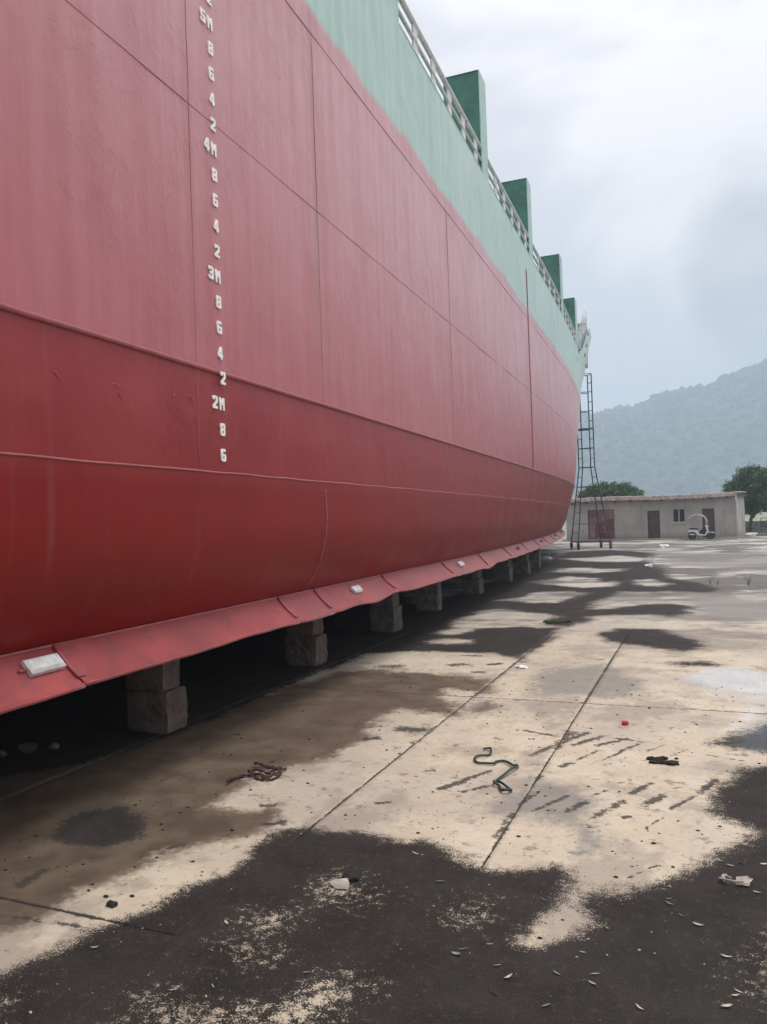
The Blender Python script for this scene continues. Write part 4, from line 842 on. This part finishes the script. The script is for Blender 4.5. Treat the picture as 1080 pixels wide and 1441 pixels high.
tree(-5.2, 66.5, 2.0, [(-.6,0,3.4,1.6,1.4,.95),(.9,0,3.4,1.5,1.3,.9),(2.0,.1,3.2,.9,.9,.7),(-1.6,0,3.1,.9,.9,.7)], 12000, .11, M['leaf2'], 'green tree showing above the roof at the left part of the shed', 9)
M['oldwall'] = plain('mossy_wall', (.22, .215, .20), .9, .4, 2, bump=.8, bscale=8, dirt=(.09, .11, .07))
bw = rough_box(3.9, 14.0, 61.9, 62.2, -.04, .92, 5, .02).build('boundary_wall', M['oldwall']); tag(bw, 'low mossy grey wall behind the tree at the right edge', 'wall')
fe = empty('metal_fence', (6.6, 59.0, 0)); tag(fe, 'low dark tubular fence in front of the mossy wall', 'fence')
for z in (.55, 1.15):
    m = MB(); m.tube([(-1.05,0,z),(4,0,z)], .025, 6); m.build('rail', M['steel'], fe)
for x in (-1.05, .3, 1.7, 3.1):
    m = MB(); m.tube([(x,0,-.04),(x,0,1.15)], .025, 6); m.build('post', M['steel'], fe)
for k, (x, y, r, sq) in enumerate(((4.8,57.6,.28,(1.8,1,.5)),(5.5,57.2,.22,(2.0,1,.5)),(6.2,57.8,.3,(1.6,1,.5)),(4.3,56.6,.15,(2.2,1,.4)))):
    tag(MB().rock((x, y, r*.2), r, 40+k, sq, 2).build('rubble_heap', M['block2' if k % 2 else 'pipe']), ['pale rubble heap left of centre before the mossy wall', 'grey rubble heap between two pale heaps before the mossy wall', 'pale rubble heap farthest right before the mossy wall', 'small grey rubble heap at the shed corner'][k], 'rubble', 'rubble by the far wall')
M['soil'] = plain('dark_soil', (.06, .05, .04), .95, .4, 5, bump=.8)
m = MB(); m.rock((5.6, 58.6, -.05), 1.0, 77, (2.6, .8, .32), 3, .3); tag(m.build('soil_bank', M['soil'], None, True), 'dark strip of soil at the foot of the tree', 'soil', kind='stuff')
M['weed'] = leaf_mat('pale_weed', (.20, .21, .11), (.32, .31, .19))
def weed(x, y, h, n, seed, label):
    r = random.Random(seed); m = MB()
    for k in range(n):
        a = r.uniform(0, 6.28); l = h*r.uniform(.6, 1); dx, dy = math.cos(a)*l*.45, math.sin(a)*l*.45
        m.tube([(0,0,0),(dx*.4,dy*.4,l*.6),(dx,dy,l)], [.008,.006,.002], 4)
        for q in (.4, .7, .95):
            px, py, pz = dx*q, dy*q, l*(q*.9); b = r.uniform(0, 6.28); e = .07*h/.4
            m.add([(px,py,pz),(px+math.cos(b)*e*.5-math.sin(b)*e*.2,py+math.sin(b)*e*.5+math.cos(b)*e*.2,pz+e*.3),(px+math.cos(b)*e,py+math.sin(b)*e,pz+e*.2),(px+math.cos(b)*e*.5+math.sin(b)*e*.2,py+math.sin(b)*e*.5-math.cos(b)*e*.2,pz+e*.3)], [(0,1,2,3)])
    o = m.build('weed', M['weed']); o.location = (x, y, .003); tag(o, label, 'weed', 'weeds in the yard')
weed(1.53, 19.6, .30, 6, 1, 'largest pale weed sprouting from the concrete at right'); weed(.73, 20.0, .2, 4, 2, 'left one of two small weeds close together in the yard'); weed(.87, 19.7, .16, 4, 3, 'right one of two small weeds close together in the yard')

# ------------------------------------------------------------------ small things on the ground
M['hose'] = plain('dark_green_hose', (.010, .040, .030), .4, .3, 8)
M['rope'] = plain('brown_rope', (.055, .030, .024), .95, .5, 60, bump=1, bscale=120)
M['leafdry'] = plain('dry_leaf', (.42, .38, .32), .7, .3, 30)
M['leafgrn'] = plain('grey_green_leaf', (.24, .27, .20), .6, .3, 30)
M['mossg'] = plain('dark_moss', (.020, .034, .012), .95, .4, 30, bump=1)
M['stone'] = plain('pale_stone', (.42, .37, .33), .9, .2, 14, bump=.7)
M['red'] = plain('red_plastic', (.45, .02, .025), .4, .1)
M['wht'] = plain('white_plastic', (.78, .78, .78), .4, .05)
M['black'] = plain('black_moss', (.016, .014, .011), .95, .4, 40, bump=1)
def smooth_path(P, n=5):
    out = []
    for i in range(len(P)-1):
        p0, p1, p2, p3 = P[max(i-1,0)], P[i], P[i+1], P[min(i+2,len(P)-1)]
        for k in range(n):
            t = k/n; out.append(tuple(.5*(2*p1[j]+(p2[j]-p0[j])*t+(2*p0[j]-5*p1[j]+4*p2[j]-p3[j])*t*t+(3*p1[j]-p0[j]-3*p2[j]+p3[j])*t**3) for j in range(2)))
    out.append(tuple(P[-1])); return out
hp = smooth_path(HOSE, 5); m = MB(); m.tube([(x, y, .0125+.008*(1+math.sin(i*.35))*(1 if i > 70 else .3)) for i, (x, y) in enumerate(hp)], .0085, 8)
tag(m.build('hose', M['hose'], None, True), 'thin dark green hose lying in an S curve on pale concrete', 'hose')
m = MB()
for k, l in enumerate(ROPE):
    pth = smooth_path(l, 5); m.tube([(x+.004*math.sin(i*2.1), y+.004*math.cos(i*1.7), .012+.012*(k % 3)+.006*math.sin(i*.8)) for i, (x, y) in enumerate(pth)], [.009+.003*math.sin(i*1.9) for i in range(len(pth))], 7)
tag(m.build('rope', M['rope'], None, True), 'tangled frayed brown rope on the light strip before the hull', 'rope')
LF = []
for k in range(4):
    r = random.Random(k); m = MB(); P = []
    n = 6; cu = r.uniform(.15, .5)
    for i in range(n+1):
        t = i/n-.5; w = .5*(1-(2*t)**2)**.7*.30+.004
        P.append([(t, -w, cu*t*t+.10+w*.5*k*.3), (t, 0, cu*t*t+.03), (t, w, cu*t*t+.10-w*.2)])
    m.grid(P)
    for mt in ('leafdry', 'leafgrn'):
        o = m.build('fallen_leaf', M[mt]); LF.append(o.data); bpy.data.objects.remove(o)
lr = random.Random(11)
spots = [tuple(p) for p in LEAF]
for i, (x, y) in enumerate(spots):
    o = bpy.data.objects.new('fallen_leaf', LF[lr.randrange(len(LF)) if lr.random() < .8 else 0]); COL.objects.link(o); s = lr.uniform(.026, .050)
    o.location = (x, y, .004); o.rotation_euler = (lr.uniform(-.25,.25), lr.uniform(-.2,.2), lr.uniform(-.7,.9)); o.scale = (s, s*lr.uniform(.45, 1.1), s*lr.uniform(.4, 1.2))
    tag(o, 'small dry fallen leaf lying on the dark wet ground in the foreground', 'leaf', 'fallen leaves in the foreground')
def small(name, mb, mat, label, cat, group=None, smooth=False): return tag(mb.build(name, mat, None, smooth), label, cat, group)
small('stone', MB().rock((-1.575, 3.40, .014), .045, 3, (1.25, .8, .5), 1, .8), M['stone'], 'pale flat stone in a light patch amid the dark foreground', 'stone')
small('moss_lump', MB().rock((-1.56, 3.50, .010), .06, 8, (.7, 1.2, .4), 2, .5), M['black'], 'black lump directly behind the pale flat stone', 'moss')
small('bottle_cap', MB().tube([(-.452, 6.687, .004), (-.452, 6.687, .03)], .028, 14), M['red'], 'small red bottle cap on the pale concrete', 'cap')
def crumple(x, y, r, seed, flat=.5):
    return MB().rock((x, y, r*flat*.55), r, seed, (1.3, .9, flat), 2, .9)
small('plastic_scrap', crumple(-1.732, 8.95, .05, 12), M['wht'], 'white plastic scrap at the end of the long joint', 'litter')
small('plastic_scrap', crumple(-5.0, 32.1, .16, 13), M['wht'], 'white scrap on the ground near the far end of the bilge keel', 'litter')
small('plastic_scrap', crumple(-.877, 26.8, .10, 14), M['wht'], 'tiny white scrap in the middle of the far dark patch', 'litter')
small('plastic_scrap', crumple(-.573, 41.6, .22, 15, .4), M['wht'], 'white scrap on the ground before the shed and right of the ladder', 'litter')
m = MB(); r = random.Random(5)
for k in range(4):
    a = r.uniform(0, 3); m.tube([(.2+.05*math.cos(a+j*.7)*(1+.15*k), 3.96+.035*math.sin(a+j*.7), .008+.02*abs(math.sin(j+k))) for j in range(7)], .004, 5)
m.add([(.20,3.93,.006),(.26,3.925,.012),(.255,3.955,.045),(.205,3.965,.03)], [(0,1,2,3)])
small('wire_scrap', m, M['leafdry'], 'small tangle of pale wire and wrapper on the dark ground at right', 'litter')
m = MB(); r = random.Random(15)
for k in range(16): m.rock((-.159+r.gauss(0,.065), 5.733+r.gauss(0,.04), .008), r.uniform(.012,.03), k, (1.4,.8,.6), 1, .6)
small('debris_clump', m, M['black'], 'black clump of rotten leaves on pale concrete right of the hose', 'debris')
m = MB(); r = random.Random(16)
for k in range(26): m.rock((-1.9+r.gauss(0,.06), 12.89+r.gauss(0,.08), .01), r.uniform(.03,.07), k, (1.2,.9,.6), 1, .6)
small('moss_clump', m, M['mossg'], 'low dark green moss clump at the edge of the wet patches', 'moss')
for k, (x, y, r_) in enumerate(((-2.532,2.917,.022),(-2.62,2.98,.010),(-2.50,3.02,.009))):
    small('dirt_lump', MB().rock((x, y, r_*.4), r_, 60+k, (1.4,.9,.6), 2, .5), M['black'], ['largest dark dirt lump on the pale strip at lower left', 'smaller dark dirt lump left of the largest on the pale strip', 'smaller dark dirt lump behind the largest on the pale strip'][k], 'dirt', 'dirt lumps on the pale strip')
# loose grit on the dark ground
m = MB(); r = random.Random(21)
cand = np.array([(r.uniform(-2.6, 1.8), 2.1+3.2*r.random()**1.3) for k in range(1500)]); dk = fields(cand)['dark']
TET = [(1,1,1),(-1,-1,1),(-1,1,-1),(1,-1,-1),(0,0,1.3)]
for (x, y), d in zip(cand, dk):
    if d < -.05 or (d > .6 and r.random() < .55): continue
    s = .0012+.0045*r.random()**5
    m.rock((x, y, s*.4), s, r.random()*50, (1.3, 1, .7), 1, .6)
gr = tag(m.build('grit', M['stone']), 'fine pale grit scattered over the dark foreground', 'grit', kind='stuff')
m = MB()
cand = np.array([(r.uniform(-3.6, 1.2), 3.0+5.5*r.random()**1.3) for k in range(900)]); dk = fields(cand)['dark']
for (x, y), d in zip(cand, dk):
    if d > 0: continue
    s = .003+.007*r.random()**4; m.rock((x, y, s*.3), s, r.random()*50, (1.5, 1, .5), 1, .6)
tag(m.build('dirt_crumbs', M['black']), 'small dark crumbs of dirt scattered over the pale concrete', 'dirt', kind='stuff')

# ------------------------------------------------------------------ air
hz = MB(); hz.box(-1600, 1600, -1600, 1600, -1.4, 222)
hzm = bpy.data.materials.new('haze_air'); hzm.use_nodes = True; hn = hzm.node_tree.nodes; hn.clear()
ho = hn.new('ShaderNodeOutputMaterial'); hv = hn.new('ShaderNodeVolumePrincipled'); hzm.node_tree.links.new(hv.outputs[0], ho.inputs['Volume'])
hv.inputs['Color'].default_value = (.68, .83, 1.0, 1); hv.inputs['Density'].default_value = 0.00125; hv.inputs['Anisotropy'].default_value = .2
tag(hz.build('haze', hzm), 'pale blue haze in the air over the yard and hills', 'haze', kind='stuff')
